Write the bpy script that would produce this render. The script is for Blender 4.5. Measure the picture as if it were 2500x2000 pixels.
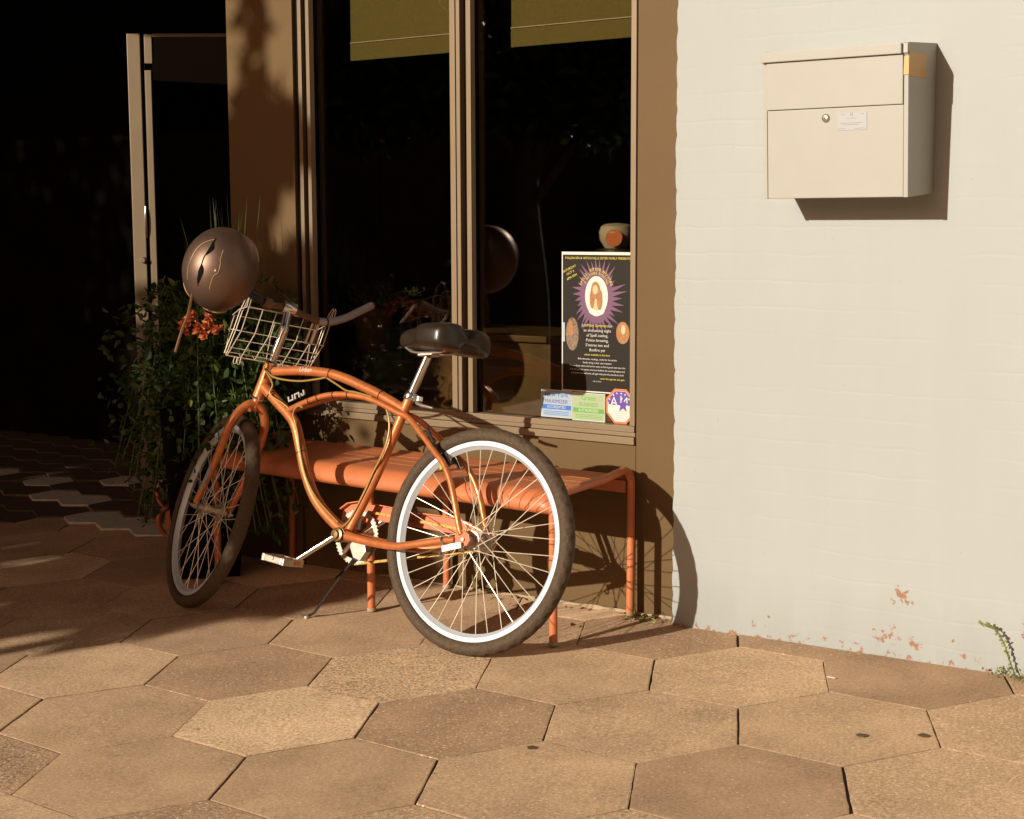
import bpy, bmesh, math, random
from mathutils import Vector, Matrix
rnd = random.Random(7)
PI = math.pi
for o in list(bpy.data.objects): bpy.data.objects.remove(o)
SC = bpy.context.scene
COL = SC.collection
V = Vector

# ------------------------------------------------------------------ camera
CAM_H = 1.2834
cd = bpy.data.cameras.new('camera'); cam = bpy.data.objects.new('camera', cd); COL.objects.link(cam)
Mx = Matrix(((0.8083791859, 0.5886458294, -0.0043794194),
             (-0.0672135372, 0.0996892737, 0.9927458835),
             (0.5848123051, -0.8022207528, 0.1201517023)))   # rows: right, up, back
cam.matrix_world = Matrix.Translation((0, 0, CAM_H)) @ Mx.transposed().to_4x4()
cd.sensor_width = 36; cd.lens = 36 * 3800 / 2500; cd.clip_start = 0.05; cd.clip_end = 800
SC.camera = cam

# ------------------------------------------------------------------ light
SUN_D = V((0.236, 1.0, -0.340)).normalized()        # direction the light travels
elev = math.asin(-SUN_D.z)
az = math.atan2(-SUN_D.x, -SUN_D.y)                 # of the sun itself, from +Y towards +X
w = bpy.data.worlds.new('World'); SC.world = w; w.use_nodes = True
nt = w.node_tree; nt.nodes.clear()
sky = nt.nodes.new('ShaderNodeTexSky'); sky.sky_type = 'NISHITA'; sky.sun_disc = False
sky.sun_elevation = elev; sky.sun_rotation = az; sky.dust_density = 3.0; sky.altitude = 50
mx = nt.nodes.new('ShaderNodeMix'); mx.data_type = 'RGBA'; mx.blend_type = 'MULTIPLY'; mx.inputs[0].default_value = 1
mx.inputs[7].default_value = (1.0, 0.66, 0.50, 1)   # warm film balance
bg = nt.nodes.new('ShaderNodeBackground'); bg.inputs[1].default_value = 0.07
ow = nt.nodes.new('ShaderNodeOutputWorld')
nt.links.new(sky.outputs[0], mx.inputs[6]); nt.links.new(mx.outputs[2], bg.inputs[0]); nt.links.new(bg.outputs[0], ow.inputs[0])
ld = bpy.data.lights.new('sun', 'SUN'); ld.energy = 4.8; ld.angle = math.radians(0.5); ld.color = (1.0, 0.94, 0.83)
sun = bpy.data.objects.new('sun', ld); COL.objects.link(sun)
sun.rotation_euler = SUN_D.to_track_quat('-Z', 'Y').to_euler(); sun.location = (-3, -8, 6)
vs = SC.view_settings; vs.view_transform = 'Standard'; vs.look = 'None'; vs.gamma = 1; vs.use_curve_mapping = False; vs.exposure = 0.25
SC.cycles.max_bounces = 8; SC.cycles.transparent_max_bounces = 12

# ------------------------------------------------------------------ materials
def mat(name, col, rough=0.6, metal=0.0, spec=0.5, noise=None, bump=None, coat=0.0, fine=None):
    """noise=(scale, amount) varies the colour; bump=(scale, strength)"""
    m = bpy.data.materials.new(name); m.use_nodes = True
    n = m.node_tree.nodes; l = m.node_tree.links; b = n['Principled BSDF']
    b.inputs['Base Color'].default_value = (*col, 1); b.inputs['Roughness'].default_value = rough
    b.inputs['Metallic'].default_value = metal; b.inputs['Specular IOR Level'].default_value = spec
    b.inputs['Coat Weight'].default_value = coat
    tc = n.new('ShaderNodeTexCoord')
    if noise:
        t = n.new('ShaderNodeTexNoise'); t.inputs['Scale'].default_value = noise[0]; t.inputs['Detail'].default_value = 6
        l.new(tc.outputs['Object'], t.inputs['Vector'])
        mr = n.new('ShaderNodeMapRange'); mr.inputs[1].default_value = 0.3; mr.inputs[2].default_value = 0.7
        mr.inputs[3].default_value = 1 - noise[1]; mr.inputs[4].default_value = 1 + noise[1]
        l.new(t.outputs['Fac'], mr.inputs[0])
        mm = n.new('ShaderNodeVectorMath'); mm.operation = 'SCALE'; mm.inputs[0].default_value = col
        l.new(mr.outputs[0], mm.inputs['Scale']); l.new(mm.outputs[0], b.inputs['Base Color'])
    if bump:
        t2 = n.new('ShaderNodeTexNoise'); t2.inputs['Scale'].default_value = bump[0]; t2.inputs['Detail'].default_value = 8
        l.new(tc.outputs['Object'], t2.inputs['Vector'])
        bp = n.new('ShaderNodeBump'); bp.inputs['Strength'].default_value = bump[1]; bp.inputs['Distance'].default_value = 0.004
        l.new(t2.outputs['Fac'], bp.inputs['Height']); l.new(bp.outputs[0], b.inputs['Normal'])
    return m

M = {}
M['orange'] = mat('orange_frame_paint', (0.54, 0.165, 0.050), 0.36, 0.4, 0.5, noise=(45, 0.16), bump=(220, 0.10), coat=0.2)
M['bench'] = mat('orange_bench_paint', (0.50, 0.150, 0.052), 0.42, 0.0, 0.5, noise=(9, 0.10), bump=(300, 0.05))
M['sunlit_orange'] = mat('sunlit_guard_orange', (0.60, 0.17, 0.08), 0.3, 0.1, 0.6, coat=0.3)  # orange with the pinkish look of strong sun put into its colour
M['chrome'] = mat('chrome', (0.70, 0.66, 0.60), 0.18, 1.0, noise=(30, 0.08))
M['rim'] = mat('brushed_alloy_rim', (0.50, 0.52, 0.53), 0.42, 0.15, 0.5)
M['silver'] = mat('silver_plastic', (0.42, 0.38, 0.38), 0.28, 0.4)
M['alloy'] = mat('dull_alloy', (0.52, 0.45, 0.36), 0.4, 0.9, noise=(40, 0.15))
M['sunlit_chrome'] = mat('sunlit_pale_chrome', (0.78, 0.77, 0.72), 0.5, 0.1)  # chrome with its sunward brightness put into a pale base colour
M['spoke'] = mat('steel_spoke', (0.82, 0.72, 0.55), 0.35, 0.55)
M['wire'] = mat('basket_wire', (0.78, 0.64, 0.48), 0.4, 0.45)
M['dark'] = mat('black_plastic', (0.018, 0.015, 0.012), 0.45)
M['brown'] = mat('brown_grip', (0.16, 0.07, 0.03), 0.35, noise=(40, 0.2))
M['leather'] = mat('black_leather', (0.022, 0.014, 0.008), 0.33, 0, 0.5, bump=(160, 0.12), noise=(14, 0.25))
M['helmet'] = mat('bronze_helmet_paint', (0.17, 0.105, 0.072), 0.47, 0.8, 0.5, coat=0.08, noise=(50, 0.05))
M['cable'] = mat('gold_cable_housing', (0.33, 0.20, 0.055), 0.4, 0.2)
M['green'] = mat('green_cable_end', (0.18, 0.42, 0.03), 0.4)
M['blue'] = mat('blue_plastic', (0.02, 0.16, 0.55), 0.3)
M['panel'] = mat('brown_wall_paint', (0.120, 0.070, 0.026), 0.6, 0, 0.2, noise=(3, 0.06), bump=(260, 0.10))
M['alu'] = mat('taupe_window_aluminium', (0.215, 0.152, 0.088), 0.42, 0.15, 0.3, noise=(5, 0.05))
M['black'] = mat('black_gap', (0.006, 0.005, 0.004), 0.8, 0, 0.05)
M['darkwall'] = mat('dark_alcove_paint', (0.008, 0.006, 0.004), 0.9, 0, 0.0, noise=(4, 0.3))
M['white'] = mat('white_enamel', (0.350, 0.335, 0.288), 0.42, 0, 0.4, noise=(11, 0.02), bump=(300, 0.05))
M['blind'] = mat('olive_blind_fabric', (0.17, 0.150, 0.050), 0.8, noise=(240, 0.12))
M['wood'] = mat('brown_cabinet_wood', (0.115, 0.068, 0.024), 0.5, noise=(12, 0.3))
M['terra'] = mat('terracotta', (0.10, 0.032, 0.014), 0.8, noise=(20, 0.2))
M['soil'] = mat('potting_soil', (0.03, 0.018, 0.01), 0.95, noise=(40, 0.3))
M['bark'] = mat('bark', (0.09, 0.06, 0.04), 0.9, noise=(14, 0.3), bump=(30, 0.5))
M['stem'] = mat('green_stem', (0.09, 0.13, 0.025), 0.6)
M['paper'] = mat('white_paper', (0.55, 0.53, 0.46), 0.7)
M['ink'] = mat('poster_black', (0.016, 0.011, 0.006), 0.6, 0, 0.2)
M['yellow'] = mat('poster_yellow', (0.62, 0.48, 0.06), 0.6)
M['purple'] = mat('poster_purple', (0.13, 0.05, 0.10), 0.6)
M['violet'] = mat('sticker_violet', (0.085, 0.04, 0.26), 0.5)
M['sblue'] = mat('sticker_blue', (0.03, 0.13, 0.42), 0.5)
M['sgreen'] = mat('sticker_green', (0.10, 0.30, 0.03), 0.5)
M['pblue'] = mat('sticker_pale_blue', (0.30, 0.36, 0.40), 0.5)
M['pgreen'] = mat('sticker_pale_green', (0.30, 0.36, 0.20), 0.5)
M['sorange'] = mat('sticker_orange', (0.62, 0.14, 0.03), 0.5)
M['hair'] = mat('poster_brown_hair', (0.30, 0.13, 0.035), 0.6, noise=(160, 0.25))
M['skin'] = mat('poster_skin', (0.62, 0.38, 0.20), 0.6)
M['tape'] = mat('amber_tape', (0.50, 0.27, 0.06), 0.35)
M['leafdead'] = mat('dry_leaf', (0.33, 0.13, 0.03), 0.8, noise=(60, 0.3))
M['gum'] = mat('old_gum', (0.10, 0.055, 0.022), 0.8)
M['asphalt'] = mat('asphalt', (0.06, 0.05, 0.04), 0.9, noise=(30, 0.3))
M['kerb'] = mat('kerb_concrete', (0.35, 0.27, 0.17), 0.85, noise=(14, 0.2))
M['brick2'] = mat('far_brick', (0.10, 0.04, 0.02), 0.9, noise=(2, 0.3))
M['farglass'] = mat('far_window', (0.01, 0.01, 0.01), 0.1)

def leafmat(name, c1, c2, rough=0.45):
    m = bpy.data.materials.new(name); m.use_nodes = True
    n = m.node_tree.nodes; l = m.node_tree.links; b = n['Principled BSDF']
    g = n.new('ShaderNodeNewGeometry'); cr = n.new('ShaderNodeMix'); cr.data_type = 'RGBA'
    cr.inputs[6].default_value = (*c1, 1); cr.inputs[7].default_value = (*c2, 1)
    l.new(g.outputs['Random Per Island'], cr.inputs[0]); l.new(cr.outputs[2], b.inputs['Base Color'])
    b.inputs['Roughness'].default_value = rough
    tr = n.new('ShaderNodeBsdfTranslucent'); l.new(cr.outputs[2], tr.inputs[0])
    mxs = n.new('ShaderNodeMixShader'); mxs.inputs[0].default_value = 0.25
    l.new(b.outputs[0], mxs.inputs[1]); l.new(tr.outputs[0], mxs.inputs[2]); l.new(mxs.outputs[0], n['Material Output'].inputs[0])
    return m
M['leaf'] = leafmat('planter_leaves', (0.018, 0.045, 0.009), (0.066, 0.105, 0.018))
M['leafy'] = leafmat('yellow_green_leaves', (0.13, 0.16, 0.025), (0.26, 0.26, 0.05))
M['grass'] = leafmat('grass_blades', (0.045, 0.085, 0.014), (0.12, 0.16, 0.03))
M['petal'] = leafmat('orange_petals', (0.50, 0.13, 0.04), (0.62, 0.20, 0.08))
M['treeleaf'] = leafmat('tree_leaves', (0.03, 0.06, 0.012), (0.07, 0.10, 0.02))

# glass: clear pane with Fresnel reflection
def glassmat(name='window_glass', ior=1.85, tint=(0.80, 0.76, 0.66, 1)):
    m = bpy.data.materials.new(name); m.use_nodes = True
    n = m.node_tree.nodes; l = m.node_tree.links; n.remove(n['Principled BSDF'])
    t = n.new('ShaderNodeBsdfTransparent'); t.inputs[0].default_value = tint
    g = n.new('ShaderNodeBsdfGlossy'); g.inputs['Roughness'].default_value = 0.015; g.inputs[0].default_value = (0.95, 0.9, 0.85, 1)
    f = n.new('ShaderNodeFresnel'); ge = n.new('ShaderNodeNewGeometry'); mr = n.new('ShaderNodeMapRange')
    mr.inputs[3].default_value = ior; mr.inputs[4].default_value = 1 / ior; l.new(ge.outputs['Backfacing'], mr.inputs[0]); l.new(mr.outputs[0], f.inputs[0])
    x = n.new('ShaderNodeMixShader'); l.new(f.outputs[0], x.inputs[0]); l.new(t.outputs[0], x.inputs[1]); l.new(g.outputs[0], x.inputs[2])
    l.new(x.outputs[0], n['Material Output'].inputs[0]); return m
M['glass'] = glassmat()
M['doorglass'] = glassmat('tinted_door_glass', 1.22, (0.25, 0.23, 0.2, 1))
M['brass'] = mat('dark_brass', (0.22, 0.13, 0.05), 0.35, 0.8, noise=(90, 0.2))

# tyre
M['tyre'] = mat('brown_black_tyre', (0.072, 0.045, 0.024), 0.7, 0, 0.3, noise=(120, 0.25), bump=(500, 0.35))

# painted brick wall with chipped paint
def brickmat():
    m = bpy.data.materials.new('white_painted_brick'); m.use_nodes = True
    n = m.node_tree.nodes; l = m.node_tree.links; b = n['Principled BSDF']
    tc = n.new('ShaderNodeTexCoord'); sp = n.new('ShaderNodeSeparateXYZ'); l.new(tc.outputs['Object'], sp.inputs[0])
    cb = n.new('ShaderNodeCombineXYZ'); l.new(sp.outputs[0], cb.inputs[0]); l.new(sp.outputs[2], cb.inputs[1])
    nz = n.new('ShaderNodeTexNoise'); nz.inputs['Scale'].default_value = 9; nz.inputs['Detail'].default_value = 5; l.new(tc.outputs['Object'], nz.inputs['Vector'])
    sc = n.new('ShaderNodeVectorMath'); sc.operation = 'SCALE'; sc.inputs['Scale'].default_value = 0.022; l.new(nz.outputs['Color'], sc.inputs[0])
    ad = n.new('ShaderNodeVectorMath'); ad.operation = 'ADD'; l.new(cb.outputs[0], ad.inputs[0]); l.new(sc.outputs[0], ad.inputs[1])
    br = n.new('ShaderNodeTexBrick'); br.inputs['Scale'].default_value = 1
    br.inputs['Brick Width'].default_value = 0.215; br.inputs['Row Height'].default_value = 0.075; br.inputs['Mortar Size'].default_value = 0.006
    br.inputs['Mortar Smooth'].default_value = 0.9; br.inputs['Color1'].default_value = (1, 1, 1, 1); br.inputs['Color2'].default_value = (0.9, 0.9, 0.9, 1); br.inputs['Mortar'].default_value = (0, 0, 0, 1)
    l.new(ad.outputs[0], br.inputs['Vector'])
    n2 = n.new('ShaderNodeTexNoise'); n2.inputs['Scale'].default_value = 34; n2.inputs['Detail'].default_value = 7; l.new(tc.outputs['Object'], n2.inputs['Vector'])
    n3 = n.new('ShaderNodeTexNoise'); n3.inputs['Scale'].default_value = 3.0; n3.inputs['Detail'].default_value = 3; l.new(tc.outputs['Object'], n3.inputs['Vector'])
    # the brick relief comes and goes under thick paint
    rel = n.new('ShaderNodeMapRange'); rel.inputs[1].default_value = 0.42; rel.inputs[2].default_value = 0.68; rel.inputs[3].default_value = 0.03; rel.inputs[4].default_value = 0.38
    l.new(n3.outputs['Fac'], rel.inputs[0])
    mm = n.new('ShaderNodeMath'); mm.operation = 'MULTIPLY'; l.new(br.outputs['Color'], mm.inputs[0]); l.new(rel.outputs[0], mm.inputs[1])
    m2 = n.new('ShaderNodeMath'); m2.operation = 'MULTIPLY_ADD'; m2.inputs[1].default_value = 0.45; l.new(n2.outputs['Fac'], m2.inputs[0]); l.new(mm.outputs[0], m2.inputs[2])
    bp = n.new('ShaderNodeBump'); bp.inputs['Strength'].default_value = 0.22; bp.inputs['Distance'].default_value = 0.005
    # chips: distance fields round given spots plus a band along the foot, broken by noise
    nn = n.new('ShaderNodeTexNoise'); nn.inputs['Scale'].default_value = 42; nn.inputs['Detail'].default_value = 6; nn.inputs['Roughness'].default_value = 0.65
    l.new(tc.outputs['Object'], nn.inputs['Vector'])
    def mth(op, a, bv, c=None):
        k = n.new('ShaderNodeMath'); k.operation = op
        for i, q in enumerate((a, bv, c)):
            if q is None: continue
            if isinstance(q, (int, float)): k.inputs[i].default_value = q
            else: l.new(q, k.inputs[i])
        return k.outputs[0]
    spots = [(-1.588, 0.268, 0.050, 0.8), (-1.676, 0.275, 0.009, 1.0), (-1.620, 0.145, 0.050, 2.2), (-1.545, 0.135, 0.030, 1.4),
             (-1.237, 0.222, 0.052, 1.1), (-1.90, 0.105, 0.022, 2), (-1.80, 0.105, 0.024, 1.6), (-2.02, 0.115, 0.026, 2.2), (-1.44, 0.165, 0.008, 1), (-1.40, 0.115, 0.030, 2), (-1.72, 0.105, 0.030, 2.2), (-1.985, 0.145, 0.010, 1)]
    tot = None
    for sx, sz, r, asp in spots:
        dx = mth('DIVIDE', mth('SUBTRACT', sp.outputs[0], sx), asp); dz = mth('SUBTRACT', sp.outputs[2], sz)
        d = mth('SQRT', mth('ADD', mth('MULTIPLY', dx, dx), mth('MULTIPLY', dz, dz)), 0)
        v = mth('SUBTRACT', 0.60 if sx == -1.588 else 0.36, mth('DIVIDE', d, r * .95)); tot = v if tot is None else mth('MAXIMUM', tot, v)
    hz = mth('SUBTRACT', sp.outputs[2], mth('MULTIPLY_ADD', sp.outputs[0], 0.0165, 0.118))     # height over the foot of the wall
    foot = mth('SUBTRACT', 0.02, mth('MULTIPLY', hz, 20.0))
    tot = mth('MAXIMUM', tot, foot)
    msk = mth('MULTIPLY_ADD', mth('SUBTRACT', nn.outputs['Fac'], 0.54), 5.0, tot)
    th = mth('MULTIPLY', msk, 4.0); thc = n.new('ShaderNodeClamp'); l.new(th, thc.inputs[0])
    gr1 = n.new('ShaderNodeTexNoise'); gr1.inputs['Scale'].default_value = 1.0; gr1.inputs['Detail'].default_value = 8; gr1.inputs['Roughness'].default_value = 0.65
    mpz = n.new('ShaderNodeMapping'); mpz.inputs['Scale'].default_value = (9, 1, 1.6); l.new(tc.outputs['Object'], mpz.inputs[0]); l.new(mpz.outputs[0], gr1.inputs['Vector'])
    pit = n.new('ShaderNodeTexVoronoi'); pit.inputs['Scale'].default_value = 26; l.new(tc.outputs['Object'], pit.inputs['Vector'])
    pr = n.new('ShaderNodeMapRange'); pr.inputs[1].default_value = 0.0; pr.inputs[2].default_value = 0.10; pr.inputs[3].default_value = 0.80; pr.inputs[4].default_value = 1.0; l.new(pit.outputs['Distance'], pr.inputs[0])
    prs = n.new('ShaderNodeSeparateColor'); l.new(pit.outputs['Color'], prs.inputs[0])
    cm = n.new('ShaderNodeMix'); cm.data_type = 'RGBA'; cm.inputs[7].default_value = (0.27, 0.13, 0.07, 1)
    pn = n.new('ShaderNodeMix'); pn.data_type = 'RGBA'; pn.inputs[6].default_value = (0.322, 0.332, 0.304, 1); pn.inputs[7].default_value = (0.345, 0.356, 0.328, 1)
    l.new(n3.outputs['Fac'], pn.inputs[0])
    low = mth('MAXIMUM', 0.0, mth('SUBTRACT', 1.0, mth('MULTIPLY', hz, 5.0)))
    dirt = mth('SUBTRACT', 1.04, mth('MULTIPLY', gr1.outputs['Fac'], mth('MULTIPLY_ADD', low, 0.22, 0.09)))
    pitv = mth('MAXIMUM', pr.outputs[0], mth('GREATER_THAN', 0.90, prs.outputs[0]))
    dv = n.new('ShaderNodeVectorMath'); dv.operation = 'SCALE'; l.new(pn.outputs[2], dv.inputs[0]); l.new(mth('MULTIPLY', dirt, pitv), dv.inputs['Scale']); l.new(dv.outputs[0], cm.inputs[6]); l.new(thc.outputs[0], cm.inputs[0])
    l.new(cm.outputs[2], b.inputs['Base Color'])
    hh = mth('MULTIPLY_ADD', thc.outputs[0], -0.8, m2.outputs[0]); l.new(hh, bp.inputs['Height']); l.new(bp.outputs[0], b.inputs['Normal'])
    b.inputs['Roughness'].default_value = 0.55; b.inputs['Specular IOR Level'].default_value = 0.3
    return m
M['brick'] = brickmat()

# paver: speckled asphalt block, tone from a per-slab attribute
def pavermat():
    m = bpy.data.materials.new('hex_asphalt_paver'); m.use_nodes = True
    n = m.node_tree.nodes; l = m.node_tree.links; b = n['Principled BSDF']
    tc = n.new('ShaderNodeTexCoord'); at = n.new('ShaderNodeAttribute'); at.attribute_name = 'tone'
    f1 = n.new('ShaderNodeTexNoise'); f1.inputs['Scale'].default_value = 130; f1.inputs['Detail'].default_value = 5; f1.inputs['Roughness'].default_value = 0.75; l.new(tc.outputs['Object'], f1.inputs['Vector'])
    f2 = n.new('ShaderNodeTexNoise'); f2.inputs['Scale'].default_value = 5; f2.inputs['Detail'].default_value = 6; l.new(tc.outputs['Object'], f2.inputs['Vector'])
    vo = n.new('ShaderNodeTexVoronoi'); vo.inputs['Scale'].default_value = 230; l.new(tc.outputs['Object'], vo.inputs['Vector'])
    sp = n.new('ShaderNodeSeparateColor'); l.new(at.outputs['Color'], sp.inputs[0])
    cr = n.new('ShaderNodeValToRGB'); e = cr.color_ramp.elements
    e[0].position = 0.0; e[0].color = (0.38, 0.240, 0.138, 1); e[1].position = 1.0; e[1].color = (0.74, 0.535, 0.355, 1)
    k = cr.color_ramp.elements.new(0.5); k.color = (0.665, 0.455, 0.265, 1)
    l.new(sp.outputs[0], cr.inputs[0])
    def mth(op, a, bv, c=None):
        q = n.new('ShaderNodeMath'); q.operation = op
        for i, z in enumerate((a, bv, c)):
            if z is None: continue
            if isinstance(z, (int, float)): q.inputs[i].default_value = z
            else: l.new(z, q.inputs[i])
        return q.outputs[0]
    amp = mth('MULTIPLY_ADD', sp.outputs[1], 1.3, 0.55)                 # grain contrast of this slab
    g1 = mth('MULTIPLY', mth('SUBTRACT', f1.outputs['Fac'], 0.5), amp)
    g2 = mth('MULTIPLY', mth('SUBTRACT', f2.outputs['Fac'], 0.5), 0.75)
    f3 = n.new('ShaderNodeTexNoise'); f3.inputs['Scale'].default_value = 1.7; f3.inputs['Detail'].default_value = 9; f3.inputs['Roughness'].default_value = 0.7; l.new(tc.outputs['Object'], f3.inputs['Vector'])
    f4 = n.new('ShaderNodeTexNoise'); f4.inputs['Scale'].default_value = 24; f4.inputs['Detail'].default_value = 4; l.new(tc.outputs['Object'], f4.inputs['Vector'])
    stain = n.new('ShaderNodeMapRange'); stain.inputs[1].default_value = 0.66; stain.inputs[2].default_value = 0.78; stain.inputs[3].default_value = 0.0; stain.inputs[4].default_value = -0.30; l.new(f4.outputs['Fac'], stain.inputs[0])
    g3 = mth('ADD', mth('MULTIPLY', mth('SUBTRACT', f3.outputs['Fac'], 0.5), 0.55), stain.outputs[0])
    s = mth('ADD', mth('ADD', mth('ADD', 1.0, mth('MULTIPLY', g1, 2.6)), g2), g3)
    vm = n.new('ShaderNodeVectorMath'); vm.operation = 'SCALE'; l.new(cr.outputs[0], vm.inputs[0]); l.new(s, vm.inputs['Scale'])
    # scattered pale stone chips
    vs2 = n.new('ShaderNodeSeparateColor'); l.new(vo.outputs['Color'], vs2.inputs[0])
    chip = mth('GREATER_THAN', mth('MULTIPLY', vs2.outputs[0], mth('MULTIPLY_ADD', sp.outputs[1], 0.10, 0.93)), 0.935)
    mxc = n.new('ShaderNodeMix'); mxc.data_type = 'RGBA'; mxc.inputs[7].default_value = (0.85, 0.66, 0.42, 1)
    l.new(mth('MULTIPLY', chip, 0.6), mxc.inputs[0]); l.new(vm.outputs[0], mxc.inputs[6]); l.new(mxc.outputs[2], b.inputs['Base Color'])
    bp = n.new('ShaderNodeBump'); bp.inputs['Strength'].default_value = 0.45; bp.inputs['Distance'].default_value = 0.0016
    l.new(mth('MULTIPLY', f1.outputs['Fac'], amp), bp.inputs['Height']); l.new(bp.outputs[0], b.inputs['Normal'])
    b.inputs['Roughness'].default_value = 0.85; b.inputs['Specular IOR Level'].default_value = 0.25
    return m
M['paver'] = pavermat()
M['joint'] = mat('joint_dirt', (0.035, 0.02, 0.01), 0.95, noise=(60, 0.4))

# ------------------------------------------------------------------ mesh helpers
def link(name, me, m, parent=None, smooth=False):
    o = bpy.data.objects.new(name, me); COL.objects.link(o)
    if m is not None and not me.materials: me.materials.append(m)
    if smooth:
        for p in me.polygons: p.use_smooth = True
    if parent is not None: o.parent = parent
    return o
def tag(o, label=None, cat=None, group=None, kind=None):
    if label: o['label'] = label
    if cat: o['category'] = cat
    if group: o['group'] = group
    if kind: o['kind'] = kind
    return o
def empty(name, loc=(0, 0, 0), mtx=None):
    o = bpy.data.objects.new(name, None); COL.objects.link(o); o.empty_display_size = 0.1
    if mtx is not None: o.matrix_world = mtx
    else: o.location = loc
    return o
class MB:
    def __init__(s): s.v = []; s.f = []
    def add(s, vs, fs):
        k = len(s.v); s.v += [tuple(p) for p in vs]; s.f += [tuple(i + k for i in f) for f in fs]; return s
    def box(s, a, b, mt=None):
        (x0, y0, z0), (x1, y1, z1) = a, b
        vs = [V((x, y, z)) for x in (x0, x1) for y in (y0, y1) for z in (z0, z1)]
        if mt: vs = [mt @ p for p in vs]
        return s.add(vs, [(0, 1, 3, 2), (4, 6, 7, 5), (0, 4, 5, 1), (2, 3, 7, 6), (0, 2, 6, 4), (1, 5, 7, 3)])
    def tube(s, pts, r, n=12, closed=False, cap=True):
        pts = [V(p) for p in pts]; N = len(pts)
        rs = r if isinstance(r, (list, tuple)) else [r] * N
        rings = []; nrm = None
        for i, p in enumerate(pts):
            if closed: t = (pts[(i + 1) % N] - pts[i - 1])
            else: t = pts[min(i + 1, N - 1)] - pts[max(i - 1, 0)]
            t = t.normalized() if t.length > 1e-9 else V((0, 0, 1))
            if nrm is None:
                nrm = t.orthogonal().normalized()
            else:
                nrm = (nrm - t * nrm.dot(t))
                nrm = nrm.normalized() if nrm.length > 1e-6 else t.orthogonal().normalized()
            bn = t.cross(nrm)
            rings.append([p + (nrm * math.cos(2 * PI * k / n) + bn * math.sin(2 * PI * k / n)) * rs[i] for k in range(n)])
        vs = [q for rg in rings for q in rg]; fs = []
        for i in range(N if closed else N - 1):
            a = i * n; b2 = ((i + 1) % N) * n
            for k in range(n): fs.append((a + k, a + (k + 1) % n, b2 + (k + 1) % n, b2 + k))
        if cap and not closed:
            fs.append(tuple(range(n))[::-1]); fs.append(tuple((N - 1) * n + k for k in range(n)))
        return s.add(vs, fs)
    def lathe(s, prof, origin, axis, n=32, closed=False):
        """prof: (radius, along) pairs about an axis"""
        ax = V(axis).normalized(); u = ax.orthogonal().normalized(); w2 = ax.cross(u); o = V(origin)
        vs = []
        for r_, h in prof:
            for k in range(n):
                t = 2 * PI * k / n; vs.append(o + ax * h + (u * math.cos(t) + w2 * math.sin(t)) * r_)
        fs = []; P = len(prof)
        for i in range(P if closed else P - 1):
            a = i * n; b2 = ((i + 1) % P) * n
            for k in range(n): fs.append((a + k, a + (k + 1) % n, b2 + (k + 1) % n, b2 + k))
        return s.add(vs, fs)
    def prism(s, poly, f0, f1):
        """poly of 2-D points; f0, f1 map (u, v) to the two faces"""
        n = len(poly); vs = [f0(*p) for p in poly] + [f1(*p) for p in poly]
        fs = [tuple(range(n))[::-1], tuple(range(n, 2 * n))] + [(i, (i + 1) % n, n + (i + 1) % n, n + i) for i in range(n)]
        return s.add(vs, fs)
    def build(s, name, m, parent=None, smooth=False, bevel=0, mt=None):
        vs = [mt @ V(p) for p in s.v] if mt else s.v
        me = bpy.data.meshes.new(name); me.from_pydata([tuple(p) for p in vs], [], s.f); me.update()
        bm = bmesh.new(); bm.from_mesh(me); bmesh.ops.recalc_face_normals(bm, faces=bm.faces)
        if bevel: bmesh.ops.bevel(bm, geom=list(bm.edges), offset=bevel, segments=2, affect='EDGES', profile=0.6)
        bm.to_mesh(me); bm.free()
        o = link(name, me, m, parent, smooth)
        if smooth:
            try: me.set_sharp_from_angle(angle=math.radians(42))
            except Exception: pass
        return o
def cr(pts, k=6, closed=False):
    """Catmull-Rom resample"""
    P = [V(p) for p in pts]; out = []; N = len(P)
    for i in range(N if closed else N - 1):
        if closed: a, b, c, d = P[i - 1], P[i], P[(i + 1) % N], P[(i + 2) % N]
        else: a, b, c, d = P[max(i - 1, 0)], P[i], P[i + 1], P[min(i + 2, N - 1)]
        for j in range(k):
            t = j / k
            out.append(0.5 * ((2 * b) + (c - a) * t + (2 * a - 5 * b + 4 * c - d) * t * t + (3 * b - a - 3 * c + d) * t ** 3))
    if not closed: out.append(P[-1])
    return out
def text_obj(name, s, size, m, parent, mtx, shear=0.0, extrude=0.0004, align='CENTER'):
    cu = bpy.data.curves.new(name, 'FONT'); cu.body = s; cu.size = size; cu.extrude = extrude; cu.shear = shear
    cu.align_x = align; cu.align_y = 'CENTER'; cu.resolution_u = 2
    t = bpy.data.objects.new('tmp', cu); COL.objects.link(t)
    dg = bpy.context.evaluated_depsgraph_get(); me = bpy.data.meshes.new_from_object(t.evaluated_get(dg))
    bpy.data.objects.remove(t); me.transform(mtx); me.materials.clear()
    return link(name, me, m, parent)

# ------------------------------------------------------------------ the ground
GA, GB = 0.016475, 0.029079
def gz(x, y): return GA * x + GB * y
WY = 3.975      # face of the white wall
FY = 4.025      # face of the storefront
XR = -2.305     # left end of the white wall
KY = -3.2       # kerb line

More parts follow.
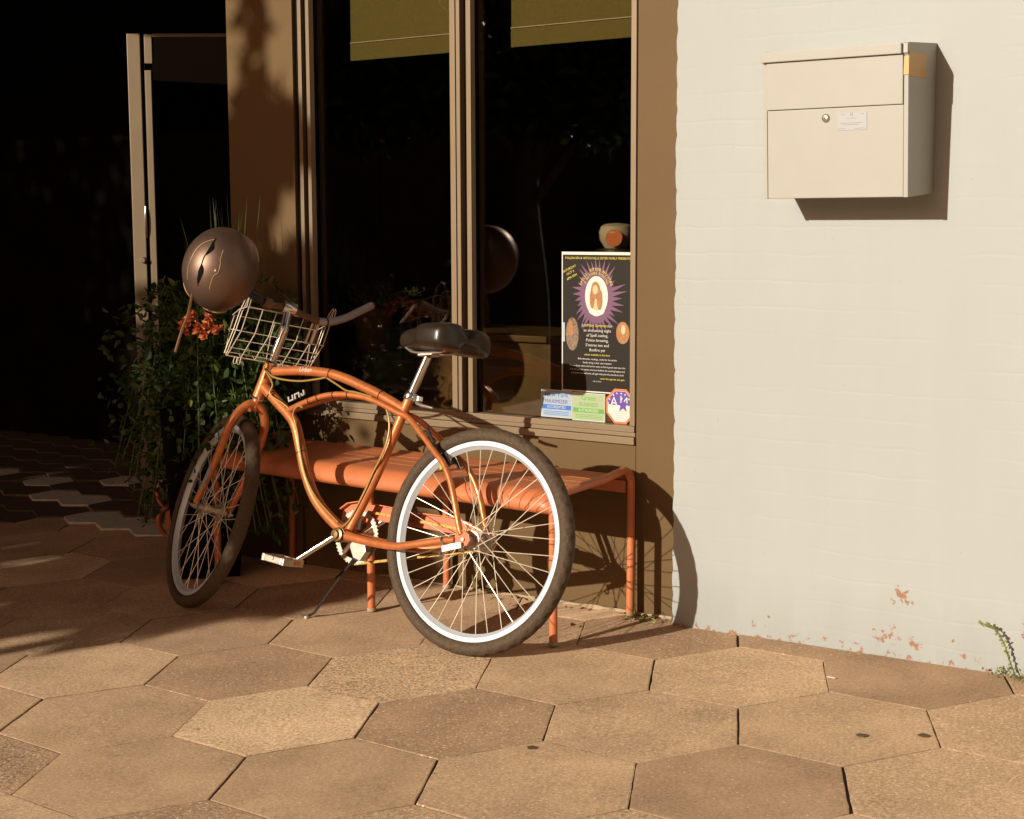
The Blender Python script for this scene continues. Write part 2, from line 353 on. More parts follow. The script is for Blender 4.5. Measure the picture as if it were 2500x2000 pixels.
def build_sidewalk():
    s = 0.26604; ox, oy = -1.71323, 3.27691; rot = 0.488372
    c, sn = math.cos(rot), math.sin(rot)
    tone = {(0, -3): .26, (0, -5): .78, (0, -1): .52, (0, 1): .50, (0, 3): .5, (0, -7): .52, (0, -9): .5,
            (1, -2): .55, (1, -4): .60, (1, -6): .34, (1, -8): .62, (1, 0): .56, (1, 2): .18, (-1, 0): .24, (-1, -2): .50, (-1, -4): .48,
            (-1, -6): .50, (-1, -8): .25, (-1, 2): .55, (2, -1): .20, (2, -5): .52, (2, -3): .45, (2, -7): .4, (-2, -5): .22, (-2, -3): .5, (-2, -7): .6}
    coarse = {(1, -4): 1.0, (0, -5): .7, (1, -6): .6, (-1, -8): .9, (-2, -5): .8, (-1, -2): .5, (-2, -3): .7, (-2, -1): .8}
    vs, fs, tn = [], [], []
    r2 = random.Random(3)
    H3 = math.sqrt(3)
    for r in range(-30, 14):
        for i in range(-44, 40):
            if (i + r) % 2 == 0: continue
            cx, cy = i * H3 / 2 * s, 1.5 * r * s
            wx, wy = c * cx - sn * cy + ox, sn * cx + c * cy + oy
            if wx < -11 or wx > 5 or wy < KY - .2 or wy > FY + .5 or (wx > XR and wy > WY + .5): continue
            t = tone.get((r, i), min(max(r2.gauss(.5, .13), .1), .95)); co = coarse.get((r, i), .25 + r2.random() * .4)
            if r2.random() < .12 and (r, i) not in tone: t = .24
            dz = r2.uniform(-.0012, .0012); tx, ty = r2.uniform(-.003, .003), r2.uniform(-.003, .003)
            jx, jy = r2.uniform(-.002, .002), r2.uniform(-.0015, .0015)
            g0 = r2.uniform(.0004, .0022)
            poly = [(0, s), (H3 / 2 * s, s / 2), (H3 / 2 * s, -s / 2), (0, -s), (-H3 / 2 * s, -s / 2), (-H3 / 2 * s, s / 2)]
            k = len(vs); e = .0035
            # each edge broken into short runs so the slab edge is a little ragged
            ring = []
            for a in range(6):
                p, q = poly[a], poly[(a + 1) % 6]
                for u in range(7):
                    tt = u / 7; x_, y_ = p[0] + (q[0] - p[0]) * tt, p[1] + (q[1] - p[1]) * tt
                    lim = H3 / 2 * s - g0
                    x_ = max(-lim, min(lim, x_)); y_ *= (1 - .0008 / s)
                    m_ = 1 - r2.uniform(0, .0026) / s
                    ring.append((x_ * m_, y_ * m_))
            n = len(ring)
            def W(x_, y_, z_):
                X, Y = cx + x_ + jx, cy + y_ + jy
                X, Y = c * X - sn * Y + ox, sn * X + c * Y + oy
                return (X, Y, gz(X, Y) + z_ + dz + tx * x_ + ty * y_)
            for f_, z_ in ((1 - e / s, 0.0), (1.0, -.0005), (1.0, -.03)):
                for x_, y_ in ring: vs.append(W(x_ * f_, y_ * f_, z_))
            fs.append(tuple(range(k, k + n))[::-1]); tn.append((t, co))
            for lv in (0, 1):
                for a in range(n):
                    b_ = (a + 1) % n
                    fs.append((k + lv * n + a, k + lv * n + b_, k + (lv + 1) * n + b_, k + (lv + 1) * n + a)); tn.append((t * .9 if lv == 0 else -.0, co))
    me = bpy.data.meshes.new('sidewalk'); me.from_pydata(vs, [], fs); me.update()
    bm = bmesh.new(); bm.from_mesh(me); lay = bm.loops.layers.color.new('tone'); bm.faces.ensure_lookup_table()
    for f, (t, co) in zip(bm.faces, tn):
        for lp in f.loops: lp[lay] = (t, co, 0, 1)
    bmesh.ops.recalc_face_normals(bm, faces=bm.faces)
    bm.to_mesh(me); bm.free()
    tag(link('sidewalk', me, M['paver']), kind='structure')
    b = MB()
    x0, x1 = -11.5, 6
    b.add([(x0, KY, gz(x0, KY) - .0055), (x1, KY, gz(x1, KY) - .0055), (x1, 6, gz(x1, 6) - .0055), (x0, 6, gz(x0, 6) - .0055)], [(0, 1, 2, 3)])
    tag(b.build('sidewalk_bed', M['joint']), kind='structure')
build_sidewalk()
b = MB(); x0, x1 = -60, 60
for k in range(-20, 20):
    xa, xb = k * 1.5, k * 1.5 + 1.49
    b.box((xa, KY - .17, -.45), (xb, KY - .002, -.045 + (gz(xa, KY) + .06) * .0 + GA * 0))
tag(b.build('kerb', M['kerb'], bevel=.01), kind='structure')
b = MB(); b.add([(-300, -300, -.30), (300, -300, -.30), (300, 300, -.30), (-300, 300, -.30)], [(0, 1, 2, 3)])
tag(b.build('road', M['asphalt']), kind='structure')
b = MB(); b.box((-60, KY, -.40), (-11.5, 6, gz(-20, 0) - .02)); b.box((6, KY, -.40), (60, 6, .0))
tag(b.build('far_sidewalk', M['kerb']), kind='structure')

# ------------------------------------------------------------------ white painted brick building
def brick_building():
    root = tag(empty('brick_building', (XR, WY, .07)), 'white painted brick building whose wall fills the right of the picture', 'building')
    r2 = random.Random(5)
    me = MB()
    # wall face as one slab whose left edge follows the courses
    zs = []; z = -.05
    while z < 4.2: zs.append(z); z += .075
    e = []
    for k, z in enumerate(zs):
        jut = r2.uniform(-.002, .0015)
        for q in range(6): e.append((XR + jut + r2.uniform(-.0007, .0007) + .0028 * (abs(q / 5 - .5) * 2) ** 3, z + .004 + q * .0132))
    poly = [(5.5, -.05), (5.5, 4.2)] + e[::-1]
    n = len(poly)
    me.prism(poly, lambda u, v: V((u, WY, v)), lambda u, v: V((u, WY + .3, v)))
    o = me.build('wall', M['brick'], root, mt=Matrix.Translation(-root.location))
    # object coordinates must be the world's for the chipped spots
    o.parent = None
    me2 = o.data; me2.transform(Matrix.Translation(root.location)); o.parent = root; o.matrix_parent_inverse = Matrix.Translation(root.location).inverted()
    return root
brick_building()

# ------------------------------------------------------------------ storefront
def storefront():
    root = tag(empty('storefront', (0, 0, 0)), 'brown shopfront with tall dark windows and a recessed entrance', 'shopfront')
    T = 4.0
    b = MB(); b.box((-2.4655, FY, -.05), (XR + .25, FY + .12, T)); b.build('wall_panel', M['panel'], root)
    b = MB(); b.box((-3.862, FY + .003, -.05), (-2.468, FY + .12, .602)); b.build('kick_panel', M['panel'], root)
    b = MB(); b.box((-4.189, FY - .012, -.05), (-3.864, FY + .14, T)); b.build('column', M['panel'], root, bevel=.004)
    # sill rail with stepped mouldings
    b = MB()
    b.box((-3.840, FY - .012, .604), (-2.4675, FY + .06, .626)); b.box((-3.840, FY - .004, .6275), (-2.4675, FY + .06, .640)); b.box((-3.840, FY - .010, .6415), (-2.4675, FY + .05, .660))
    b.build('sill', M['alu'], root, bevel=.0012)
    b = MB(); b.box((-2.4850, FY - .008, .6615), (-2.4670, FY + .05, T)); b.build('window_frame', M['alu'], root, bevel=.001)
    for name, parts in (('mullion', [(-3.167, -3.146, -.014), (-3.144, -3.129, -.010), (-3.128, -3.1235, -.018), (-3.102, -3.084, -.012)]),
                        ('mullion', [(-3.842, -3.826, -.008), (-3.800, -3.785, -.012)])):
        b = MB()
        for xa, xb, dy in parts: b.box((xa, FY + dy, .6615), (xb, FY + .012, T))
        m_ = b.build(name, M['alu'], root, bevel=.001)
        g = MB(); lo = parts[0][0]; hi = parts[-1][1]
        g.box((lo + .0005, FY + .0125, .6615), (hi - .0005, FY + .045, T)); g.build('gap', M['black'], m_)  # black backing, its colour also standing in for the mullion's shaded right side
    b = MB(); b.box((-3.8625, FY + .004, .603), (-3.8425, FY + .06, T)); b.build('gap', M['black'], root)
    for xa, xb in ((-3.783, -3.168), (-3.083, -2.4855)):
        b = MB(); b.box((xa, FY + .022, .6605), (xb, FY + .028, T)); b.build('window_pane', M['glass'], root)
    b = MB(); b.box((-11, FY - .010, 2.38), (-4.191, FY + .12, T)); b.build('lintel', M['panel'], root)
    b = MB(); b.box((-11, FY + .001, T), (XR + .25, FY + .5, T + .5)); b.build('fascia', M['panel'], root)
    b = MB(); b.box((-11, 2.25, 2.95), (-2.36, FY - .012, 3.06)); b.build('added_awning', M['darkwall'], root, bevel=.01)  # unseen awning added to block skylight from the shopfront
    # seams of the kick panel
    b = MB(); b.box((-2.4680, FY + .0005, .02), (-2.4655, FY + .01, .602)); b.build('panel_seam', M['black'], root)
    # a strip of pale caulk along the foot
    pts = []
    r2 = random.Random(9)
    for k in range(40):
        x = -3.5 + k * (1.17 / 39); pts.append((x, FY - .004 - r2.uniform(0, .006), gz(x, FY) + .004))
    MB().tube(pts, [r2.uniform(.003, .007) for _ in pts], 6).build('foot_seal', M['kerb'], root)
    return root
SHOP = storefront()

# interior seen through the glass
def interior():
    b = MB(); b.box((-3.85, 7.0, -.2), (-1.0, 7.1, 4.0)); b.box((-3.87, FY + .13, -.2), (-3.85, 7.0, 4)); b.box((-1.0, FY + .13, -.2), (-.98, 7.1, 4)); b.box((-3.85, FY + .13, 3.9), (-1.0, 7.0, 3.95))
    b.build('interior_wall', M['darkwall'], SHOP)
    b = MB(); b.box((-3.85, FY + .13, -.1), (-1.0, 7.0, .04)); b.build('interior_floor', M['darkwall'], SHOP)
    # alcove of the entrance
    b = MB(); b.box((-11, 5.75, -.2), (-3.875, 5.85, 4)); b.box((-4.188, FY + .15, 2.75), (-3.9, 5.75, 2.85)); b.box((-11, FY + .15, 2.75), (-4.19, 5.75, 2.85)); b.box((-11.1, FY, -.2), (-11, 5.85, 4))
    b.box((-3.90, FY + .15, -.1), (-3.875, 5.75, 4))
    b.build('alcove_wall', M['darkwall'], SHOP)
    root = tag(empty('display_cabinet', (-3.0, 4.45, .0)), 'low brown wooden cabinet standing behind the shop window under the poster', 'cabinet')
    b = MB(); b.box((-.84, 0, 0), (.95, .38, .86)); b.build('body', M['wood'], root, bevel=.004)
    b = MB(); b.box((-.845, -.02, .861), (.97, .40, .885)); b.build('top', M['wood'], root, bevel=.004)
interior()

def blind(xa, xb, yb, label):
    root = tag(empty('roller_blind', (xa, yb, 1.843)), label, 'blind', 'olive roller blinds behind the shop windows')
    b = MB()
    N = 24
    for k in range(N):
        x0_, x1_ = (xb - xa) * k / N, (xb - xa) * (k + 1) / N
        y0_, y1_ = .003 * math.sin(k * .9), .003 * math.sin((k + 1) * .9)
        b.add([(x0_, y0_, 0.055), (x1_, y1_, 0.055), (x1_, y1_, 1.9), (x0_, y0_, 1.9)], [(0, 1, 2, 3)])
    b.build('fabric', M['blind'], root, smooth=True)
    b = MB(); b.box((0, -.004, -.005), (xb - xa, .006, .053)); b.build('bottom_rail', M['blind'], root, bevel=.002)
    b = MB(); b.box((0, -.0055, .0545), (xb - xa, -.0042, .0575)); b.build('seam', M['paper'], root)
blind(-3.700, -3.135, FY + .11, 'olive green roller blind half lowered behind the left window pane')
blind(-3.010, -2.40, FY + .11, 'olive green roller blind half lowered behind the right window pane above the poster')

# solid stand-ins for a white and black reflection in the window
def reflection_bowl():
    c = V((-2.915, 4.62, 1.238))
    root = tag(empty('white_reflection', c), 'white round shape with an orange disc, added for a reflection in the window above the poster', 'reflection_bowl')
    prof = [(.0, -.05), (.040, -.05), (.060, -.02), (.064, .005), (.056, .026), (.040, .034), (.0, .038)]
    MB().lathe(prof, (0, 0, 0), (0, 0, 1), 32).build('body', M['paper'], root, smooth=True)
    MB().lathe([(.0, 0), (.030, .0), (.030, .004), (0, .004)], (.026, -.056, -.014), (.35, -1, .15), 24).build('disc', M['sorange'], root)
    root2 = tag(empty('reflection_stool', (-2.900, 4.62, .016)), 'black round shape inside the shop, added for the dark part of a window reflection', 'reflection_stool')
    MB().lathe([(0, 1.171), (.085, 1.171), (.09, 1.160), (.085, 1.13), (0, 1.13)], (0, 0, 0), (0, 0, 1), 32).build('seat', M['dark'], root2, smooth=True)
    for k in range(4):
        t = PI / 4 + k * PI / 2
        MB().tube([(.05 * math.cos(t), .05 * math.sin(t), 1.13), (.13 * math.cos(t), .13 * math.sin(t), 0)], .009, 8).build('leg', M['dark'], root2, smooth=True)
reflection_bowl()

# ------------------------------------------------------------------ glass door in the entrance
def door():
    # lies across the view: free edge at the left, hinge at the far right
    o = V((-5.54, 4.71, gz(-5.5, 4.7) + .01)); d = V((.80, .60, 0)).normalized(); nrm = V((.60, -.80, 0)).normalized()
    mt = Matrix(((d.x, nrm.x, 0, o.x), (d.y, nrm.y, 0, o.y), (0, 0, 1, o.z), (0, 0, 0, 1)))
    root = tag(empty('glass_door', mtx=mt), 'open glass door with a pale metal edge frame'); root.parent = SHOP
    b = MB(); b.box((0, -.022, 0), (.058, .022, 2.06)); b.build('stile', M['alu'], root, bevel=.003)
    b = MB(); b.box((.0605, -.014, .16), (.074, .010, 2.03)); b.build('groove', M['black'], root)
    b = MB(); b.box((.076, -.020, .0), (.104, .024, 1.90)); b.box((.0765, -.018, 1.93), (.110, .020, 2.058)); b.build('inner_stile', M['alu'], root, bevel=.002)
    b = MB(); b.box((.1115, -.020, 2.045), (.90, .020, 2.06)); b.build('top_rail', M['alu'], root, bevel=.002)
    b = MB(); b.box((.106, -.020, .0), (.90, .020, .15)); b.build('bottom_rail', M['alu'], root, bevel=.002)
    b = MB(); b.box((.86, -.0205, .151), (.90, .0205, 2.044)); b.build('hinge_stile', M['dark'], root)
    b = MB(); b.box((.105, -.003, .151), (.859, .003, 2.044)); b.build('glass', M['doorglass'], root)
    MB().lathe([(0, 0), (.014, 0), (.014, .018), (.010, .024), (0, .024)], (.045, .022, 1.06), (0, 1, 0), 16).build('lock', M['alu'], root, smooth=True)
    MB().tube(cr([(.062, .028, 1.30), (.062, .034, 1.26), (.062, .034, 1.20), (.062, .028, 1.16)], 4), .005, 8).build('handle', M['chrome'], root, smooth=True)
door()

# entrance floor tiles: hexagons, pale ones scattered among dark
def entrance_floor():
    a = MB(); bb = MB(); r2 = random.Random(21)
    s = .135; H3 = math.sqrt(3)
    pale = [(-5.29, 4.317), (-5.05, 4.293), (-5.615, 4.356), (-5.907, 4.425), (-5.926, 4.969), (-6.739, 4.805), (-5.6, 5.12), (-4.80, 4.25), (-6.2, 4.75)]
    cells = []
    for r in range(-2, 12):
        for i in range(-20, 24):
            x = -5.05 + (i + (r % 2) / 2) * s * H3; y = 4.20 + r * 1.5 * s - .02 * i
            if x > -4.25 or x < -9 or y > 5.7 or y < FY + .02: continue
            cells.append((x, y))
    light = set()
    for p in pale:
        light.add(min(cells, key=lambda q: (q[0] - p[0]) ** 2 + (q[1] - p[1]) ** 2))
    for x, y in cells:
        z = gz(x, y) + .006
        poly = [(x + .965 * s * math.cos(PI / 6 + k * PI / 3), y + .965 * s * math.sin(PI / 6 + k * PI / 3)) for k in range(6)]
        (a if (x, y) in light else bb).prism(poly, lambda u, v: V((u, v, z)), lambda u, v: V((u, v, z - .012)))
    tag(a.build('entrance_tiles_pale', mat('pale_tile', (.62, .56, .46), .5, noise=(30, .15))), kind='structure')
    tag(bb.build('entrance_tiles_dark', mat('dark_tile', (.10, .06, .035), .6, noise=(30, .2))), kind='structure')
entrance_floor()

# ------------------------------------------------------------------ mailbox
def mailbox():
    x0, x1 = -1.932, -1.530; z0, z1 = 1.339, 1.723
    root = tag(empty('mailbox', (x0, WY, z0)), 'white wall mailbox with a lock and flap hanging on the white brick wall', 'mailbox')
    T = Matrix.Translation(-root.location)
    dB, dT, dL = .172, .190, .197   # depth at the foot, under the lip, at the lip
    # side cheeks and shell: profile in the Y-Z plane
    side = [(WY - .0005, z0 + .012), (WY - .0005, z1 + .013), (WY - dL + .01, z1), (WY - dL, z1 - .004), (WY - dL, z1 - .026), (WY - dT, z1 - .032), (WY - dB, z0)]
    for xa, xb in ((x0 - .0005, x0 + .010), (x1 - .012, x1)):
        MB().prism(side, lambda u, v: V((xa, u, v)), lambda u, v: V((xb, u, v))).build('side_panel', M['white'], root, mt=T, bevel=.0012)
    ins = .012
    top = [(WY - .001, z1 + .0115), (WY - dL + .012, z1 - .0015), (WY - dL + .012, z1 - .012), (WY - .001, z1 + .001)]
    MB().prism(top, lambda u, v: V((x0 + .0105, u, v)), lambda u, v: V((x1 - .0125, u, v))).build('roof', M['white'], root, mt=T)
    back = [(WY - .001, z0 + .012), (WY - .001, z1), (WY - dT + .003, z1 - .033), (WY - dB + .003, z0 + .002)]
    MB().prism(back, lambda u, v: V((x0 + .0105, u, v)), lambda u, v: V((x1 - .0125, u, v))).build('body', M['white'], root, mt=T)
    def fy(z): return WY - (dB + (dT - dB) * (z - z0) / (z1 - .032 - z0))
    def plate(name, za, zb, xa, xb, off, th, bev=.002):
        poly = [(xa, za), (xb, za), (xb, zb), (xa, zb)]
        return MB().prism(poly, lambda u, v: V((u, fy(v) - off, v)), lambda u, v: V((u, fy(v) - off + th, v))).build(name, M['white'], root, mt=T, bevel=bev)
    zm = z1 - .153
    plate('lip', z1 - .029, z1 - .003, x0 + .0015, x1 - .0135, .016, .019)
    plate('flap', zm + .0012, z1 - .0292, x0 + .0115, x1 - .0124, .006, .010)
    lower = plate('lower_door', z0 + .001, zm, x0 + .0115, x1 - .0124, .0, .010)
    zl = z0 + .206; xl = -1.753
    lk = MB().lathe([(0, .004), (.007, .004), (.0095, .002), (.011, 0), (.011, -.004)], (xl, fy(zl) - .002, zl), (0, -1, 0), 24).build('lock', M['alloy'], root, smooth=True, mt=T)
    MB().box((xl - .0015, fy(zl) - .0068, zl - .004), (xl + .0015, fy(zl) - .0058, zl + .004)).build('keyhole', M['dark'], lk, mt=T)
    # paper label with faint print
    xa, xb, za, zb = -1.720, -1.640, zl - .033, zl + .012
    lab = MB().prism([(xa, za), (xb, za), (xb, zb), (xa, zb)], lambda u, v: V((u, fy(v) - .0012, v)), lambda u, v: V((u, fy(v) - .0003, v))).build('address_label', mat('address_label', (.345, .345, .33), .5), root, mt=T)
    pm = mat('faded_print', (.24, .23, .27), .6); b = MB()
    for (u0, u1, v_) in ((.010, .022, .040), (.062, .072, .040), (.026, .050, .030), (.008, .068, .018), (.014, .058, .014), (.002, .020, .004), (.048, .074, .004)):
        z = za + v_; y = fy(z) - .0016; b.box((xa + u0, y, z - .0007), (xa + u1, y + .0003, z + .0007))
    b.build('print', pm, lab, mt=T)
    text_obj('print', 'U', .011, pm, lab, T @ Matrix.Translation((xa + .038, fy(za + .040) - .0018, za + .040)) @ Matrix.Rotation(PI / 2, 4, 'X'))
    # amber tape folded round the upper right edge
    tp = MB(); ya, yb = WY - .188, WY - .100
    tp.box((x1 + .0003, ya, z1 - .082), (x1 + .0012, WY - .075, z1 - .022)); tp.build('tape', M['tape'], root, mt=T)
    MB().box((x1 - .0125, fy(z1 - .05) - .0012, z1 - .080), (x1 + .0012, fy(z1 - .05) + .001, z1 - .036)).build('tape', M['tape'], root, mt=T)
mailbox()

# ------------------------------------------------------------------ posters and stickers on the glass
GY = FY + .0215
def on_glass(x, z, off): return Matrix.Translation((x, GY - off, z)) @ Matrix.Rotation(PI / 2, 4, 'X')
def poster():
    xa, xb, za, zb = -2.754, -2.486, .752, 1.188
    root = tag(empty('poster', (xa, GY, za)), 'black event poster with a woman in a white oval, taped in the window', 'poster')
    T = Matrix.Translation(-root.location)
    def rect(name, u0, u1, v0, v1, off, m, th=.0003): return MB().box((xa + u0, GY - off - th, za + v0), (xa + u1, GY - off, za + v1)).build(name, m, root, mt=T)
    W, H = xb - xa, zb - za
    rect('sheet', 0, W, 0, H, 0, M['paper'], .0006)
    rect('background', .004, W - .003, .004, H - .009, .0007, M['ink'])
    cx, cz = xa + .130, za + .300
    # flaming sun shape
    r2 = random.Random(2); poly = []; N = 34
    for k in range(N):
        t = 2 * PI * k / N; a, b_ = .058, .078
        poly.append((cx + a * math.cos(t), cz + b_ * math.sin(t)))
        t2 = t + PI / N * 1.6; q = r2.uniform(1.28, 2.0) if math.cos(t2) > -.2 or r2.random() < .5 else r2.uniform(1.2, 1.6)
        poly.append((cx + a * q * math.cos(t2), cz + b_ * min(q, 1.55) * math.sin(t2)))
    MB().prism(poly, lambda u, v: V((u, GY - .0013, v)), lambda u, v: V((u, GY - .0011, v))).build('sun_rays', M['purple'], root, mt=T)
    def ell(name, ex, ez, a, b_, off, m, n=40, th=.0002):
        return MB().prism([(ex + a * math.cos(2 * PI * k / n), ez + b_ * math.sin(2 * PI * k / n)) for k in range(n)], lambda u, v: V((u, GY - off - th, v)), lambda u, v: V((u, GY - off, v))).build(name, m, root, mt=T)
    ell('oval', cx, cz, .042, .062, .0016, M['paper'])
    ell('portrait', cx + .001, cz - .045, .029, .015, .0020, M['paper']); ell('portrait', cx + .000, cz - .026, .020, .018, .0023, M['skin'])
    ell('portrait', cx - .003, cz + .018, .0165, .027, .0026, M['hair']); ell('portrait', cx - .015, cz - .008, .009, .030, .0029, M['hair']); ell('portrait', cx + .012, cz - .010, .010, .032, .0032, M['hair'])
    ell('portrait', cx - .003, cz + .020, .0095, .0145, .0036, M['skin'])
    # the two side photographs
    rect('photo', .004, .012, .155, .215, .0012, M['pblue']); ell('photo', xa + .040, za + .180, .024, .052, .0014, mat('photo_brown', (.16, .10, .06), .6, noise=(120, .6)))
    ell('photo', xa + .034, za + .196, .010, .026, .0018, M['hair']); ell('photo', xa + .226, za + .190, .024, .034, .0014, M['hair']); ell('photo', xa + .228, za + .200, .008, .014, .0018, M['skin'])
    def tx(s, size, u, v, m, rotz=0, off=.0030): text_obj('lettering', s, size, m, root, T @ on_glass(xa + u, za + v, off) @ Matrix.Rotation(rotz, 4, 'Z'), extrude=.0001)
    tx('POLLEN SPA & WITCH FALLS SISTER FAMILY PRESENTS', .0098, .134, .4165, M['yellow'])
    for s_, u, v in (('SATURDAY', .030, .383), ('OCT 5', .034, .371), ('6PM-9PM', .040, .358)): tx(s_, .0105, u, v, M['yellow'], .42)
    arc = 'SPELLS, POTIONS AND MORE'
    for k, ch in enumerate(arc):
        t = PI * (.86 - .72 * k / (len(arc) - 1)); tx(ch, .0125, .130 + .062 * math.cos(t), .300 + .083 * math.sin(t), M['yellow'], t - PI / 2)
    arc = 'A WITCHES EVENING'
    for k, ch in enumerate(arc):
        t = PI * (.80 - .60 * k / (len(arc) - 1)); tx(ch, .0105, .130 + .050 * math.cos(t), .300 + .071 * math.sin(t), M['yellow'], t - PI / 2)
    tx('Join', .0125, .086, .2090, M['paper']); tx('Misty Summers', .0125, .134, .2090, M['yellow']); tx('for', .0125, .182, .2090, M['paper'])
    for k, s_ in enumerate(('an enchanting night', 'of Spell casting,', 'Potion brewing,', "S'mores too and", 'Bonfire yet')): tx(s_, .0130, .134, .1935 - k * .0152, M['paper'])
    tx('tickets available at the door', .0085, .134, .1180, M['yellow'])
    for k, s_ in enumerate(('Refreshments, readings, crafts for the whole', 'family, bring a chair and a lantern', 'Please dress warm and arrive early to find a good seat near the', 'fire, the garden opens one hour before the evening begins and', 'costumes are welcome, all ages may join the parade at dusk')):
        tx(s_, .0080, .134, .1040 - k * .0112, M['paper'])
    tx('enter through the side gate', .0080, .190, .0450, M['yellow'])
    tx('rain or shine', .006, .134, .036, M['paper'])
poster()
def stickers():
    # pair of pale cards
    for xa, xb, za, zb, pale, band, big, small, lab in (
        (-2.834, -2.7155, .664, .752, 'pblue', 'sblue', ('New York', 'MAXIMIZER'), 'ACCREDITED', 'pale blue window sticker with a dark blue ribbon, below the poster'),
        (-2.7140, -2.592, .661, .749, 'pgreen', 'sgreen', ('Green', 'BUSINESS'), 'AUTHORIZED', 'pale green window sticker with a green ribbon, between the blue one and the octagon')):
        root = tag(empty('window_sticker', (xa, GY, za)), lab, 'sticker', 'window stickers below the poster'); T = Matrix.Translation(-root.location)
        W, H = xb - xa, zb - za
        MB().box((xa, GY - .0008, za), (xb, GY - .0002, zb)).build('card', M['paper'], root, mt=T)
        MB().box((xa + .002, GY - .0011, za + .002), (xb - .002, GY - .0009, zb - .002)).build('face', M[pale], root, mt=T)
        MB().box((xa + .003, GY - .0014, za + .026), (xb - .003, GY - .0012, za + .040)).build('ribbon', M[band], root, mt=T)
        c = (xa + xb) / 2
        dk = M['sblue'] if band == 'sblue' else M['sgreen']
        text_obj('lettering', big[0], .021, dk, root, T @ on_glass(c, zb - .016, .0013), extrude=.0001)
        text_obj('lettering', big[1], .017, M['violet'] if band == 'sblue' else M['sgreen'], root, T @ on_glass(c, zb - .037, .0013), extrude=.0001)
        text_obj('lettering', small, .012, M['paper'], root, T @ on_glass(c, za + .033, .0016), extrude=.0001)
        b = MB()
        for k in range(3): b.box((xa + .012, GY - .0014, za + .008 + k * .005), (xb - .012, GY - .0012, za + .0095 + k * .005))
        b.build('print', dk, root, mt=T)
    cx, cz, a, b_ = -2.536, .715, .052, .054
    root = tag(empty('window_sticker', (cx, GY, cz)), 'octagonal orange edged sticker with white stars on violet, lower right of the window', 'sticker', 'window stickers below the poster')
    T = Matrix.Translation(-root.location)
    def octa(r, name, m, o, clip=None):
        pts = [(cx + a * r * math.cos(PI / 8 + k * PI / 4), cz + b_ * r * math.sin(PI / 8 + k * PI / 4)) for k in range(8)]
        if clip:
            q = []
            for i in range(8):
                p, s_ = pts[i], pts[(i + 1) % 8]
                if p[1] >= clip: q.append(p)
                if (p[1] - clip) * (s_[1] - clip) < 0: t = (clip - p[1]) / (s_[1] - p[1]); q.append((p[0] + (s_[0] - p[0]) * t, clip))
            pts = q
        MB().prism(pts, lambda u, v: V((u, GY - o - .0002, v)), lambda u, v: V((u, GY - o, v))).build(name, m, root, mt=T)
    octa(1.08, 'border', M['sorange'], .0009); octa(.95, 'face', M['paper'], .0013); octa(.93, 'crown', M['violet'], .0017, cz + .004)
    def star(x, z, r, m, o, name='star'):
        MB().prism([(x + r * (1 if k % 2 == 0 else .42) * math.sin(k * PI / 5), z + r * (1 if k % 2 == 0 else .42) * math.cos(k * PI / 5)) for k in range(10)], lambda u, v: V((u, GY - o - .0002, v)), lambda u, v: V((u, GY - o, v))).build(name, m, root, mt=T)
    for dx, dz in ((-.012, .040), (.004, .040), (.018, .037), (-.024, .034), (-.038, .020), (.032, .024), (.040, .012), (.003, .030), (-.044, .008)): star(cx + dx, cz + dz, .0042, M['paper'], .0021)
    text_obj('lettering', 'A', .042, M['paper'], root, T @ on_glass(cx - .022, cz + .012, .0025), extrude=.0001)
    text_obj('lettering', 'M', .040, M['paper'], root, T @ on_glass(cx + .014, cz + .014, .0025), extrude=.0001)
    star(cx + .010, cz + .004, .022, M['violet'], .0029)
    b = MB()
    for k in range(5): b.box((cx - .032 + .003 * k, GY - .0020, cz - .016 - k * .0065), (cx + .034 - .003 * k, GY - .0018, cz - .0145 - k * .0065))
    b.build('print', M['pblue'], root, mt=T)
stickers()

